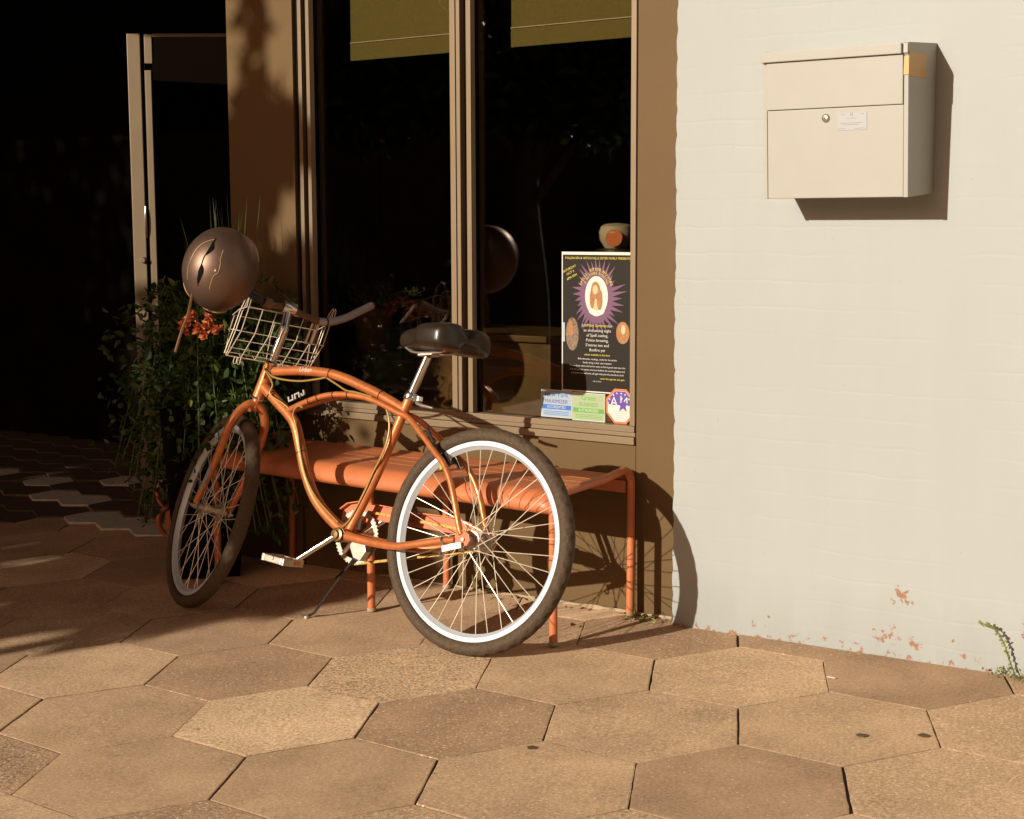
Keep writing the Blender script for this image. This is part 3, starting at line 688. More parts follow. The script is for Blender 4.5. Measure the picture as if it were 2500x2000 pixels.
# ------------------------------------------------------------------ bench
def bench():
    p = {'FR': (-2.485, 3.606), 'BR': (-2.457, 3.980), 'FM': (-3.209, 3.640), 'BM': (-3.183, 3.992), 'FL': (-3.935, 3.668), 'BL': (-3.905, 4.002)}
    root = tag(empty('bench', (-3.2, 3.8, gz(-3.2, 3.8))), 'orange metal bench standing against the shopfront behind the bicycle', 'bench')
    T = Matrix.Translation(-root.location); m = M['bench']; r = .0125
    def foot(k): x, y = p[k]; return V((x, y, gz(x, y) + .004))
    # end frames: one bent tube each, foot to foot
    for f, k in (('FR', 'BR'), ('FL', 'BL')):
        a, c = foot(f), foot(k)
        pts = [c, V((c.x, c.y + .004, .30)), V((c.x, c.y + .004, .44))]
        ctr = V((c.x, c.y - .045, .490))
        for i in range(8):
            t = i / 7 * PI / 2; pts.append(ctr + V((0, .049 * math.cos(t), .046 * math.sin(t))))
        pts += [V((c.x, c.y - .15, .524)), V((a.x, a.y + .075, .508))]
        ctr = V((a.x, a.y + .045, .460))
        for i in range(7):
            t = PI / 2 + (i + 1) / 8 * PI / 2; pts.append(ctr + V((0, .047 * math.cos(t), .046 * math.sin(t))))
        pts += [V((a.x, a.y, .41)), a]
        MB().tube(pts, r, 14).build('end_frame', m, root, smooth=True, mt=T)
    for k, zt in (('FM', .46), ('BM', .50)):
        c = foot(k); MB().tube([c, V((c.x, c.y, zt))], r, 14).build('leg', m, root, smooth=True, mt=T)
    for k in p:
        c = foot(k); MB().lathe([(0, .0), (.0145, 0), (.0145, .008), (.0126, .010)], c, (0, 0, 1), 14).build('foot_cap', M['kerb'], root, mt=T)
    # seat sheet: flat with shallow ribs, rolled over at the front
    prof = []   # (distance from the front line, z)
    D = .375
    prof += [(.020, .447), (.006, .449), (-.003, .457)]
    for i in range(9):
        t = PI + (-PI / 2) * (i / 8); prof.append((.050 + .055 * math.cos(t), .462 + .048 * math.sin(t)))
    y = .06
    for y_, z_ in ((.10, .511), (.135, .511), (.138, .5075), (.141, .511), (.20, .511), (.203, .5075), (.206, .511), (.265, .511), (.268, .5075), (.271, .511), (.33, .512), (.36, .516), (.374, .513), (.378, .500)): prof.append((y_, z_))
    xs = [-3.925 + i * (1.445 / 24) for i in range(25)]
    def line(x): t = (x + 2.485) / (-3.935 + 2.485); return 3.606 + t * (3.668 - 3.606)
    b = MB(); n = len(prof); vs = []
    for x in xs:
        dy = (3.985 + (x + 2.47) * (-.02) - line(x)) / .378
        for u, z in prof: vs.append(V((x, line(x) + u * dy, z)))
    for u, z in [(0, 0)]: pass
    fs = []
    for i in range(len(xs) - 1):
        for j in range(n - 1): fs.append((i * n + j, i * n + j + 1, (i + 1) * n + j + 1, (i + 1) * n + j))
    b.add(vs, fs); o = b.build('seat', m, root, smooth=True, mt=T)
    md = o.modifiers.new('thickness', 'SOLIDIFY'); md.thickness = .003; md.offset = 0
    # rear apron rail
    MB().box((-3.89, 3.972, .462), (-2.472, 3.978, .498)).build('apron', m, root, mt=T)
bench()

# ------------------------------------------------------------------ bicycle
P0 = V((-2.65546926, 3.40372841, 0.05522802))
FW = V((-0.99979179, -0.01156912, -0.01680847)); LF = V((0.00728253, -0.97179761, 0.23570398)); UP = V((-0.01906132, 0.2355325, 0.97167953))
BM_ = Matrix(((FW.x, LF.x, UP.x, P0.x), (FW.y, LF.y, UP.y, P0.y), (FW.z, LF.z, UP.z, P0.z), (0, 0, 0, 1)))
FA = V((0.941265, 0, 0.702197)); FP = V((0.85024754, -0.43821788, 0.29162341)); FN = V((0.41451397, 0.89886878, 0.14217269)); FK = V((-0.32443379, 0, 0.94590841))
def fk(p, y, k): return FA + FP * p + FN * y + FK * k     # steering frame: forward, left, up the axis
def bicycle():
    root = tag(empty('bicycle', mtx=BM_), 'orange cruiser bicycle with a wire basket leaning in front of the bench', 'bicycle')
    O = M['orange']
    RT = .328
    # ---- wheels
    def wheel(name, c, fwv, lat, upv, seed):
        w_ = empty(name); w_.parent = root
        c = V(c)
        def pt(t, r_, y): return c + (fwv * math.cos(t) + upv * math.sin(t)) * r_ + lat * y
        # tyre: rounded section with side ribs and a block tread
        N = 264; sec = []
        for k in range(20):
            a = -PI * .78 + 1.56 * PI * k / 19
            sec.append((.3050 + .0210 * math.cos(a) , .0230 * math.sin(a)))
        b = MB(); vs = []; ns = len(sec); r3 = random.Random(seed)
        for i in range(N):
            t = 2 * PI * i / N; off = i % 3
            for j, (r_, y) in enumerate(sec):
                edge = abs(j - (ns - 1) / 2)
                tread = (.0012 if ((i + 2 * (j // 2)) % 6) < 4 else -.0014) if edge < 6.5 else 0
                rib = .0014 if (edge > 6 and j % 2) else 0
                vs.append(pt(t, r_ + tread, y * (1 + rib * 20)))
        fs = [(i * ns + j, i * ns + j + 1, ((i + 1) % N) * ns + j + 1, ((i + 1) % N) * ns + j) for i in range(N) for j in range(ns - 1)]
        b.add(vs, fs); b.build('tyre', M['tyre'], w_, smooth=True)
        prof = [(.2875, .0125), (.2745, .0125), (.2725, .0095), (.2640, .0), (.2725, -.0095), (.2745, -.0125), (.2875, -.0125), (.2885, -.009), (.276, -.007), (.276, .007), (.2885, .009)]
        b = MB(); vs = []; N2 = 120; n2 = len(prof)
        for i in range(N2):
            for r_, y in prof: vs.append(pt(2 * PI * i / N2, r_, y))
        b.add(vs, [(i * n2 + j, i * n2 + (j + 1) % n2, ((i + 1) % N2) * n2 + (j + 1) % n2, ((i + 1) % N2) * n2 + j) for i in range(N2) for j in range(n2)])
        b.build('rim', M['rim'], w_, smooth=True)
        hub = MB().lathe([(0, -.050), (.012, -.050), (.014, -.036), (.029, -.034), (.029, -.030), (.016, -.027), (.014, 0), (.016, .027), (.029, .030), (.029, .034), (.014, .036), (.012, .050), (0, .050)], c, lat, 24).build('hub', M['alloy'], w_, smooth=True)
        MB().lathe([(0, -.075), (.005, -.075), (.005, -.068), (.009, -.067), (.009, -.060), (.004, -.059), (.004, .059), (.009, .060), (.009, .067), (.005, .068), (.005, .075), (0, .075)], c, lat, 12).build('axle', M['alloy'], w_, smooth=True)
        for k in range(36):
            side = 1 if k % 2 else -1; ti = 2 * PI * k / 36 + .06
            lead = (1 if (k // 2) % 2 else -1) * 1.15
            a = pt(ti + lead, .026, side * .032); z = pt(ti, .264, side * .003)
            MB().tube([a, z], .0013, 5).build('spoke', M['spoke'], w_, smooth=True)
        return w_
    wheel('rear_wheel', (0, 0, RT), V((1, 0, 0)), V((0, 1, 0)), V((0, 0, 1)), 1)
    fc = fk(.02141, 0, -.40690)
    wheel('front_wheel', fc, FK, FN, FP, 2)
    # ---- frame
    fr = empty('frame'); fr.parent = root
    def tb(name, pts, r, m=O, par=fr, n=16, k=6): return MB().tube(cr(pts, k), r, n).build(name, m, par, smooth=True)
    tb('top_tube', [(.890, 0, .788), (.773, 0, .795), (.656, 0, .791), (.578, 0, .777), (.513, 0, .758), (.448, 0, .738), (.385, 0, .715), (.324, 0, .690)], .0155)
    tb('down_tube', [(.918, 0, .735), (.854, 0, .692), (.805, 0, .660), (.763, 0, .622), (.728, 0, .552), (.690, 0, .471), (.640, 0, .400), (.571, 0, .345), (.490, 0, .300)], .0175)
    tb('seat_tube', [(.490, 0, .300), (.400, 0, .500), (.328, 0, .692), (.314, 0, .730)], .0150)
    tb('head_tube', [FA + FK * .0, FA + FK * .115], .0195)
    for z in (-.008, .115): MB().lathe([(.015, 0), (.0215, .001), (.022, .006), (.019, .010), (.0125, .013)], FA + FK * z, FK, 24).build('headset', M['chrome'], fr, smooth=True)
    for s in (1, -1):
        tb('twin_tube', [(.808, .006 * s, .660), (.737, .016 * s, .687), (.661, .019 * s, .712), (.600, .020 * s, .723), (.538, .021 * s, .725), (.475, .021 * s, .720), (.412, .022 * s, .706), (.334, .024 * s, .680),
                         (.291, .026 * s, .667), (.220, .040 * s, .620), (.147, .054 * s, .565), (.112, .059 * s, .538), (.078, .063 * s, .492), (.053, .066 * s, .441), (.022, .066 * s, .361), (.010, .066 * s, .342)], .0092)
        tb('chain_stay', [(.470, .030 * s, .296), (.426, .036 * s, .292), (.352, .043 * s, .286), (.255, .055 * s, .284), (.183, .062 * s, .296), (.081, .066 * s, .317), (.030, .067 * s, .324)], [.0145 - .0045 * min(1, i / 30) for i in range(37)])
        # dropout plate with a window
        MB().prism([(.045, .318), (.020, .352), (.006, .356), (-.016, .345), (-.022, .326), (-.014, .312), (.010, .306)], lambda u, v: V((u, .063 * s, v)), lambda u, v: V((u, .069 * s, v))).build('dropout', M['sunlit_orange'], fr, bevel=.001)
    MB().tube([(.150, .052, .566), (.150, -.052, .566)], .005, 8).build('brake_bridge', O, fr, smooth=True)
    MB().lathe([(.0, -.037), (.021, -.037), (.023, -.030), (.0205, -.028), (.0205, .028), (.023, .030), (.021, .037), (0, .037)], (.489, 0, .296), (0, 1, 0), 28).build('bottom_bracket', M['orange'], fr, smooth=True)
    # script on the top tube and the pale comb-shaped badge
    text_obj('lettering', 'Urban', .021, M['paper'], fr, Matrix(((-1, 0, 0, .737), (0, 0, 1, .0158), (.0, 1, 0, .797), (0, 0, 0, 1))), shear=.35, extrude=.0006)
    bd = MB()
    for u0, u1, v0, v1 in ((0, .006, 0, .020), (.006, .020, 0, .005), (.020, .026, 0, .020), (.032, .038, 0, .020), (.038, .052, .015, .020), (.052, .058, 0, .020), (.064, .082, .0, .005), (.076, .082, 0, .020), (.064, .070, .0, .011)):
        bd.box((u0, -.002, v0), (u1, .004, v1))
    ang = math.atan2(.034, -.083)
    bd.build('badge', mat('badge_pale', (.34, .31, .26), .5), fr, mt=Matrix(((math.cos(ang) * .85, 0, .34, .779), (0, 1, 0, .024), (math.sin(ang) * .85, 0, .80, .690), (0, 0, 0, 1))))
    # black ties round the tubes
    def tie(c, ax, r): MB().lathe([(r, -.0016), (r + .0012, -.0012), (r + .0012, .0012), (r, .0016)], c, ax, 20).build('cable_tie', M['dark'], fr)
    tie((.886, 0, .789), (1, 0, 0), .016); tie((.640, 0, .789), (1, 0, .1), .016); tie((.425, 0, .730), (1, 0, .35), .016)
    tie((.880, 0, .710), (.8, 0, .6), .019); tie((.722, 0, .535), (.42, 0, .9), .0185)
    for c, ax in (((.700, .018, .698), (1, 0, -.4)), ((.665, .019, .711), (1, 0, -.3)), ((.600, .020, .723), (1, 0, 0)), ((.540, .021, .725), (1, 0, .05))): tie(c, ax, .0098)
    # brake and gear cables
    for pts, r in (([(.915, .02, .800), (.878, .018, .772), (.825, .017, .762), (.754, .016, .760), (.694, .016, .767), (.645, .015, .776)], .0032),
                   ([(.642, .014, .774), (.598, .016, .756), (.552, .020, .738), (.511, .024, .734), (.44, .026, .722)], .0030),
                   ([(.905, .022, .790), (.862, .024, .745), (.866, .024, .712), (.811, .020, .686), (.785, .018, .672)], .0030),
                   ([(.386, .022, .697), (.366, .024, .663), (.358, .024, .626), (.362, .024, .583), (.378, .022, .540), (.40, .020, .50), (.43, .018, .43), (.47, .018, .35), (.50, .016, .32)], .0032),
                   ([(.722, .020, .676), (.738, .024, .680), (.752, .024, .668), (.757, .022, .650), (.748, .018, .628), (.732, .018, .595), (.708, .018, .53), (.672, .020, .462), (.622, .020, .404), (.56, .020, .360), (.515, .02, .333)], .0030)):
        MB().tube(cr(pts, 8), r, 8).build('cable', M['cable'], root, smooth=True)
    # ---- fork (steering frame)
    fo = empty('fork'); fo.parent = root
    for s in (1, -1):
        pts = [fk(0, .0, -.022), fk(-.002, .022 * s, -.032), fk(-.007, .043 * s, -.058), fk(-.012, .055 * s, -.092), fk(-.013, .060 * s, -.134), fk(-.013, .060 * s, -.182), fk(-.010, .060 * s, -.240), fk(.000, .060 * s, -.305), fk(.018, .060 * s, -.380), fk(.021, .060 * s, -.395)]
        P = cr(pts, 6); MB().tube(P, [.0145 - .0045 * min(1, max(0, (i - 18) / 36)) for i in range(len(P))], 16).build('fork_leg', O, fo, smooth=True)
        MB().prism([(.010, -.392), (.031, -.392), (.032, -.415), (.012, -.415)], lambda u, v: fk(u, .057 * s, v), lambda u, v: fk(u, .062 * s, v)).build('dropout', M['alloy'], fo)
    MB().tube([fk(0, 0, -.045), fk(0, 0, .0)], .0150, 20).build('crown', O, fo, smooth=True)
    MB().prism([(-.020, -.270), (-.010, -.255), (-.006, -.300), (-.001, -.345), (-.010, -.315)], lambda u, v: fk(u, .0735, v), lambda u, v: fk(u, .0660, v)).build('decal', M['pblue'], fo)
    MB().tube([fk(-.025, .020, -.045), fk(-.010, .012, -.038)], .006, 8).build('brake_bolt', O, fo, smooth=True)
    # ---- stem and bar
    MB().tube([fk(0, 0, .118), fk(0, 0, .150)], .0115, 16).build('steerer', M['chrome'], root, smooth=True)
    st = MB(); st.tube(cr([fk(0, 0, .150), fk(0, 0, .190), fk(.002, 0, .236), fk(.010, 0, .252), fk(.022, 0, .275), fk(.030, 0, .298)], 5), [.0140] * 26, 16)
    st = st.build('stem', M['chrome'], root, smooth=True)
    MB().lathe([(0, -.022), (.019, -.022), (.020, -.018), (.020, .018), (.019, .022), (0, .022)], fk(.032, 0, .303), FN, 24).build('clamp', M['chrome'], st, smooth=True)
    MB().lathe([(.0, .0), (.015, 0), (.0155, .004), (.0120, .012)], fk(0, 0, .142), FK, 20).build('collar', M['chrome'], st, smooth=True)
    half = [(.032, 0, .303), (.028, .03, .300), (.010, .07, .297), (.000, .110, .300), (.010, .150, .313), (.030, .195, .336), (.052, .235, .364), (.078, .282, .397)]
    bar = MB()
    L = [fk(p, y, k) for p, y, k in half]; R = [fk(p, -y, k) for p, y, k in half]
    bar = MB().tube(cr(R[::-1] + L[1:], 6), .0105, 14).build('handlebar', M['brown'], root, smooth=True)
    for side in (L, R):
        g = cr(side, 8); g = g[22:]
        MB().tube(g, [.0128 + .0006 * math.sin(i * 2.2) for i in range(len(g))], 14).build('grip', M['silver'] if side is R else M['dark'], bar, smooth=True)
        MB().lathe([(0, .0), (.0132, .0), (.0135, .004), (.010, .008), (0, .009)], g[-1], (g[-1] - g[-2]), 14).build('end_plug', M['brown'], bar, smooth=True)
        MB().lathe([(.0135, -.003), (.0150, -.002), (.0150, .002), (.0135, .003)], g[5], (g[6] - g[4]), 16).build('band', M['dark'], bar)
        q = g[0]
        MB().tube([q, q + FP * .020 - FK * .006, q + FP * .030 - FK * .012 + (g[8] - g[0]) * .5, q + FP * .034 - FK * .016 + (g[14] - g[0]) * .8], [.007, .006, .0045, .004], 8).build('brake_lever', M['brown'], bar, smooth=True)
    c0 = fk(-.004, .085, .300)
    lg = MB().lathe([(0, -.014), (.016, -.014), (.017, -.010), (.017, .010), (.016, .014), (0, .014)], c0, FN, 20).build('bell_clamp', M['brown'], bar, smooth=True)
    # ---- basket
    bk = empty('basket'); bk.parent = root
    yl, yr = .120, -.158
    def kz(y): return (y - yl) / (yr - yl) * .040
    secs = [('rear', (.050, .262), (.040, .182), (.078, .095)), ('front', (.160, .205), (.150, .160), (.110, .088))]
    def bp_(p, y, k): return fk(p, y, k + kz(y))
    wr = .0016
    def wire(pts, r=wr, sm=1, nm='wire'): return MB().tube(cr(pts, sm) if sm > 1 else pts, r, 6).build(nm, M['wire'], bk, smooth=True)
    def bkp(row): # walk down the rear panel, u 0..1
        a, b_, c_ = V((.050, 0, .262)), V((.038, 0, .182)), V((.082, 0, .086))
        return a.lerp(b_, row / .45) if row < .45 else b_.lerp(c_, (row - .45) / .55)
    for i in range(7):
        y = yl + (yr - yl) * i / 6
        wire([bp_(bkp(u).x, y, bkp(u).z) for u in (0, .25, .45, .72, 1.0)] + [bp_(.112, y, .092)])
    for i in (0, 3, 6):
        y = yl + (yr - yl) * i / 6
        wire([bp_(.112, y, .092), bp_(.152, y, .160), bp_(.160, y, .208)])
    for u in (0, .45, .64, .82, 1.0):
        q = bkp(u); wire([bp_(q.x, yl + .004, q.z), bp_(q.x, yr - .004, q.z)], wr * (1.35 if u in (0, 1.0) else 1))
    for p_, k_ in ((.112, .092), (.160, .208)): wire([bp_(p_, yl, k_), bp_(p_, yr, k_)])
    for y in (yl, yr):
        s = 1 if y > 0 else -1
        for dy in (0, .008 * s):
            wire([bp_(.050, y + dy, .262), bp_(.062, y + dy, .300), bp_(.074, y + dy, .306), bp_(.088, y + dy, .285), bp_(.098, y + dy, .235), bp_(.092, y + dy, .180), bp_(.094, y + dy, .09)])
        wire([bp_(.050, y + .006 * s, .262), bp_(.105, y + .010 * s, .240), bp_(.160, y + .006 * s, .208)])
        wire([bp_(.040, y + .004 * s, .182), bp_(.095, y + .006 * s, .172), bp_(.152, y + .004 * s, .160)])
        wire([bp_(.082, y + .002 * s, .086), bp_(.112, y + .002 * s, .092)])
    for y in (.095, .083, -.045, -.060, -.085):
        wire([bp_(.080, y, .086), bp_(.074, y, .068), bp_(.074, y - .009, .066), bp_(.080, y - .009, .086)], sm=3, nm='hook')
    for y in (-.095, -.115): MB().tube([bp_(.034, y, .250), bp_(.032, y, .180)], .0038, 8).build('strut', M['wire'], bk, smooth=True)
    # small blue light on the left of the bar
    bl = MB().box((-.018, -.008, -.008), (.010, .008, .008)).build('front_light', M['blue'], root, mt=Matrix.Translation(fk(.06, .155, .372)) @ Matrix.Rotation(.5, 4, 'Y'), bevel=.003)
    MB().box((.0105, -.007, -.007), (.020, .007, .007)).build('lens', M['paper'], bl, mt=Matrix.Translation(fk(.06, .155, .372)) @ Matrix.Rotation(.5, 4, 'Y') @ Matrix.Rotation(PI, 4, 'Z'), bevel=.002)
    # ---- seat post and saddle
    sp_ = MB().tube([(.312, 0, .735), (.2655, 0, .855)], .0128, 20).build('seat_post', M['chrome'], root, smooth=True)
    ax = V((-.36, 0, .93)).normalized()
    MB().lathe([(.0135, 0), (.0195, .001), (.0205, .006), (.0205, .020), (.0180, .024), (.0135, .025)], V((.3165, 0, .722)), ax, 24).build('seat_clamp', M['chrome'], sp_, smooth=True)
    MB().box((-.018, -.012, -.009), (.006, .012, .009)).build('clamp_bolt', M['chrome'], sp_, mt=Matrix.Translation((.290, 0, .727)), bevel=.003)
    MB().tube([(.275, .012, .713), (.250, .020, .706), (.205, .022, .700)], [.006, .0055, .004], 10).build('clamp_lever', M['alloy'], sp_, smooth=True)
    MB().box((-.026, -.022, -.004), (.026, .022, .004)).build('saddle_clamp', M['alloy'], sp_, mt=Matrix.Translation((.262, 0, .860)) @ Matrix.Rotation(.10, 4, 'Y'), bevel=.002)
    sd = empty('saddle'); sd.parent = root
    b = MB(); vs = []; NX, NY = 36, 40
    for i in range(NX + 1):
        t = i / NX; x = .375 - .275 * t
        wd = .026 + .104 / (1 + math.exp(-(t - .40) * 11)); endr = max(0, (t - .80) / .20); nose = max(0, (.14 - t) / .14)
        wd *= math.sqrt(max(0, 1 - endr ** 3 * .93)) * math.sqrt(max(.02, 1 - nose ** 2))
        zt = .928 + .022 * math.sin(min(1, t / .7) * PI / 2) - .006 * nose; zb = .880 - .012 * t
        h = (zt - zb) / 2 * math.sqrt(max(.03, 1 - endr ** 4 * .8)) * math.sqrt(max(.1, 1 - nose ** 3)); zc = (zt + zb) / 2
        for j in range(NY):
            a = 2 * PI * j / NY; c_, s_ = math.cos(a), math.sin(a)
            y = wd * math.copysign(abs(c_) ** .62, c_); z = zc + h * math.copysign(abs(s_) ** .75, s_)
            if s_ > 0: z -= .016 * math.exp(-(y / .022) ** 2) * max(0, t - .35) / .65
            xx = x + .045 * math.exp(-(y / .024) ** 2) * max(0, t - .62) / .38
            if s_ < 0: z -= .014 * (abs(y) / .13) ** 2
            vs.append(V((xx, y, z)))
    fs = [(i * NY + j, i * NY + (j + 1) % NY, (i + 1) * NY + (j + 1) % NY, (i + 1) * NY + j) for i in range(NX) for j in range(NY)]
    fs += [tuple(range(NY))[::-1], tuple(NX * NY + j for j in range(NY))]
    b.add(vs, fs)
    o = b.build('cover', M['leather'], sd, smooth=True)
    sb = o.modifiers.new('soft', 'SUBSURF'); sb.levels = 1; sb.render_levels = 1
    for s in (1, -1):
        MB().tube(cr([(.345, .012 * s, .880), (.310, .018 * s, .866), (.262, .020 * s, .864), (.200, .022 * s, .868), (.150, .040 * s, .880)], 5), .0035, 8).build('rail', M['alloy'], sd, smooth=True)
        hel = [(.150 + .014 * math.cos(t * .9), .055 * s + .014 * math.sin(t * .9), .868 + .0011 * t) for t in range(0, 40)]
        MB().tube(hel, .0028, 6).build('spring', M['alloy'], sd, smooth=True)
    # ---- drive train
    BB = V((.489, 0, .296))
    cr_ = MB(); N = 44; prof = []
    for k in range(N * 2):
        t = PI * k / N; r_ = .086 if k % 2 else .081; prof.append((math.cos(t) * r_, math.sin(t) * r_))
    yy = -.045
    ringv = []
    o1 = [V((BB.x + u, yy - .002, BB.z + v)) for u, v in prof]; o2 = [V((BB.x + u, yy + .002, BB.z + v)) for u, v in prof]
    i1 = [V((BB.x + math.cos(PI * k / N) * .068, yy - .002, BB.z + math.sin(PI * k / N) * .068)) for k in range(N * 2)]; i2 = [p + V((0, .004, 0)) for p in i1]
    n = 2 * N; fs = []
    for k in range(n):
        q = (k + 1) % n
        fs += [(k, q, n + q, n + k), (2 * n + k, 3 * n + k, 3 * n + q, 2 * n + q), (k, 2 * n + k, 2 * n + q, q), (n + k, n + q, 3 * n + q, 3 * n + k)]
    cr_.add(o1 + o2 + i1 + i2, fs); ring = cr_.build('chainring', M['alloy'], root)
    for k in range(5):
        t = 2 * PI * k / 5 + .4; d = V((math.cos(t), 0, math.sin(t)))
        MB().tube([BB + V((0, yy, 0)) + d * .012, BB + V((0, yy, 0)) + d * .071], [.009, .006], 6).build('arm', M['chrome'], ring, smooth=True)
    for s, e in ((1, V((.603, .088, .205))), (-1, V((.378, -.085, .385)))):
        a = BB + V((0, .050 * s, 0))
        MB().lathe([(0, -.012), (.0235, -.012), (.0235, -.008), (.019, -.007), (.019, -.003), (.022, -.002), (.021, .002), (.014, .004), (.013, .012), (.0, .013)], a, (0, s, 0), 24).build('crank_boss', M['brass'], root, smooth=True)
        ca = MB().tube(cr([a, a.lerp(e, .2), a.lerp(e, .5), e], 4), [.0105, .0100, .0098, .0095, .0095, .0092, .009, .009, .009, .0088, .0088, .0088, .0088], 12).build('crank_arm', M['chrome'], root, smooth=True)
        # pedal: platform with two side cages
        pc = e + V((.0, .060 * s, -.004)); dirx = V((1, 0, .10)).normalized(); upx = V((-.1, 0, 1)).normalized()
        pm = Matrix(((dirx.x, 0, upx.x, pc.x), (0, 1, 0, pc.y), (dirx.z, 0, upx.z, pc.z), (0, 0, 0, 1)))
        MB().tube([e, e + V((0, .108 * s, 0))], .006, 10).build('pedal_axle', M['alloy'], root, smooth=True)
        pd = MB(); pd.box((-.046, -.045, -.011), (-.036, .045, .011)); pd.box((.036, -.045, -.011), (.046, .045, .011)); pd.box((-.036, -.045, -.010), (.036, -.037, .010)); pd.box((-.036, .037, -.010), (.036, .045, .010)); pd.box((-.036, -.010, -.008), (.036, .010, .008))
        pd = pd.build('pedal', M['alloy'], root, bevel=.0022, mt=pm)
        for u in (-.0465, .0465): MB().box((u - .001, -.030, -.006), (u + .001, -.004, .006), pm).build('reflector', mat('amber_reflector', (.55, .22, .03), .2) if 'amber_reflector' not in bpy.data.materials else bpy.data.materials['amber_reflector'], pd)
    # chain: two runs of links
    ch = MB()
    for (x0_, z0_, x1_, z1_) in ((.489, .378, .0, .350), (.489, .212, .0, .306)):
        n = 38
        for k in range(n):
            t = (k + .5) / n; c_ = V((x0_ + (x1_ - x0_) * t, -.047, z0_ + (z1_ - z0_) * t))
            a_ = math.atan2(z1_ - z0_, x1_ - x0_); wd = .0035 if k % 2 else .0022
            ch.box((-.0072, -wd, -.0038), (.0072, wd, .0038), Matrix.Translation(c_) @ Matrix.Rotation(-a_, 4, 'Y'))
    ch.build('chain', mat('golden_chain', (.50, .30, .08), .35, .8), root)
    MB().lathe([(.0, -.044), (.030, -.044), (.034, -.047), (.030, -.050), (.0, -.050)], (0, 0, RT), (0, 1, 0), 30).build('sprocket', M['alloy'], root, smooth=True)
    # chain guard outside the chain
    gp = [(.575, .330), (.572, .372), (.545, .392), (.500, .402), (.440, .398), (.245, .386), (.129, .385), (.070, .378), (.035, .362), (.030, .340), (.060, .330), (.123, .340), (.246, .346), (.366, .350), (.420, .352), (.470, .345), (.530, .320)]
    MB().prism(gp, lambda u, v: V((u, -.060, v)), lambda u, v: V((u, -.063, v))).build('chain_guard', M['sunlit_orange'], root, bevel=.0008)
    MB().prism([(.572, .3735), (.545, .3935), (.500, .4035), (.440, .3995), (.245, .3875), (.129, .3865), (.129, .3895), (.245, .3905), (.440, .4025), (.500, .4065), (.548, .3965), (.576, .3760)], lambda u, v: V((u, -.045, v)), lambda u, v: V((u, -.064, v))).build('guard_flange', O, root)
    # kickstand on the far side
    G0 = BM_.inverted() @ V((0, 0, 0))
    kt = V((.445, -.020, .262)); ft = BM_.inverted() @ V((P0.x - .672, P0.y + .086, gz(P0.x - .672, P0.y + .086) + .006))
    MB().tube([kt, kt.lerp(ft, .3), kt.lerp(ft, .95), ft + V((.012, 0, .002))], [.0055, .0042, .0038, .0055], 10).build('kickstand', M['dark'], root, smooth=True)
    MB().prism([(.470, .285), (.415, .285), (.405, .255), (.425, .225), (.452, .232), (.470, .262)], lambda u, v: V((u, -.020, v)), lambda u, v: V((u, .006, v))).build('kickstand_plate', M['alloy'], root, bevel=.003)
    # coaster-brake arm and its bright clamp on the near chain stay
    MB().box((-.034, -.003, -.009), (.034, .003, .009)).build('brake_arm', M['sunlit_chrome'], root, mt=Matrix.Translation((.030, .0795, .303)) @ Matrix.Rotation(.28, 4, 'Y'), bevel=.002)
    MB().lathe([(.004, -.003), (.009, -.003), (.009, .003), (.004, .003)], (.062, .079, .281), (0, 1, 0), 16).build('brake_eyelet', M['chrome'], root, smooth=True)
    MB().lathe([(.0105, -.004), (.0128, -.004), (.0128, .004), (.0105, .004)], (.070, .066, .3185), (1, 0, -.2), 18).build('strap', M['chrome'], root)
    # rear brake: two black arms, pads, cable end with a green tip
    for s in (1, -1):
        MB().tube(cr([(.180, .030 * s, .600), (.165, .048 * s, .585), (.150, .040 * s, .560), (.142, .026 * s, .548)], 4), .0075, 8).build('brake_caliper', M['dark'], root, smooth=True)
        MB().box((-.022, -.006, -.006), (.022, .006, .006)).build('brake_pad', M['dark'], root, mt=Matrix.Translation((.128, .024 * s, .552)) @ Matrix.Rotation(-.85, 4, 'Y'))
    MB().tube(cr([(.215, .020, .640), (.195, .035, .625), (.160, .044, .585), (.138, .044, .560), (.131, .040, .545)], 5), .0045, 8).build('brake_cable', M['dark'], root, smooth=True)
    MB().tube([(.131, .044, .540), (.127, .044, .520)], .0065, 8).build('cable_end', M['green'], root, smooth=True)
    MB().tube([fk(.040, .025, -.185), fk(.042, .025, -.200)], .005, 8).build('cable_end', M['green'], root, smooth=True)
    return root
bicycle()

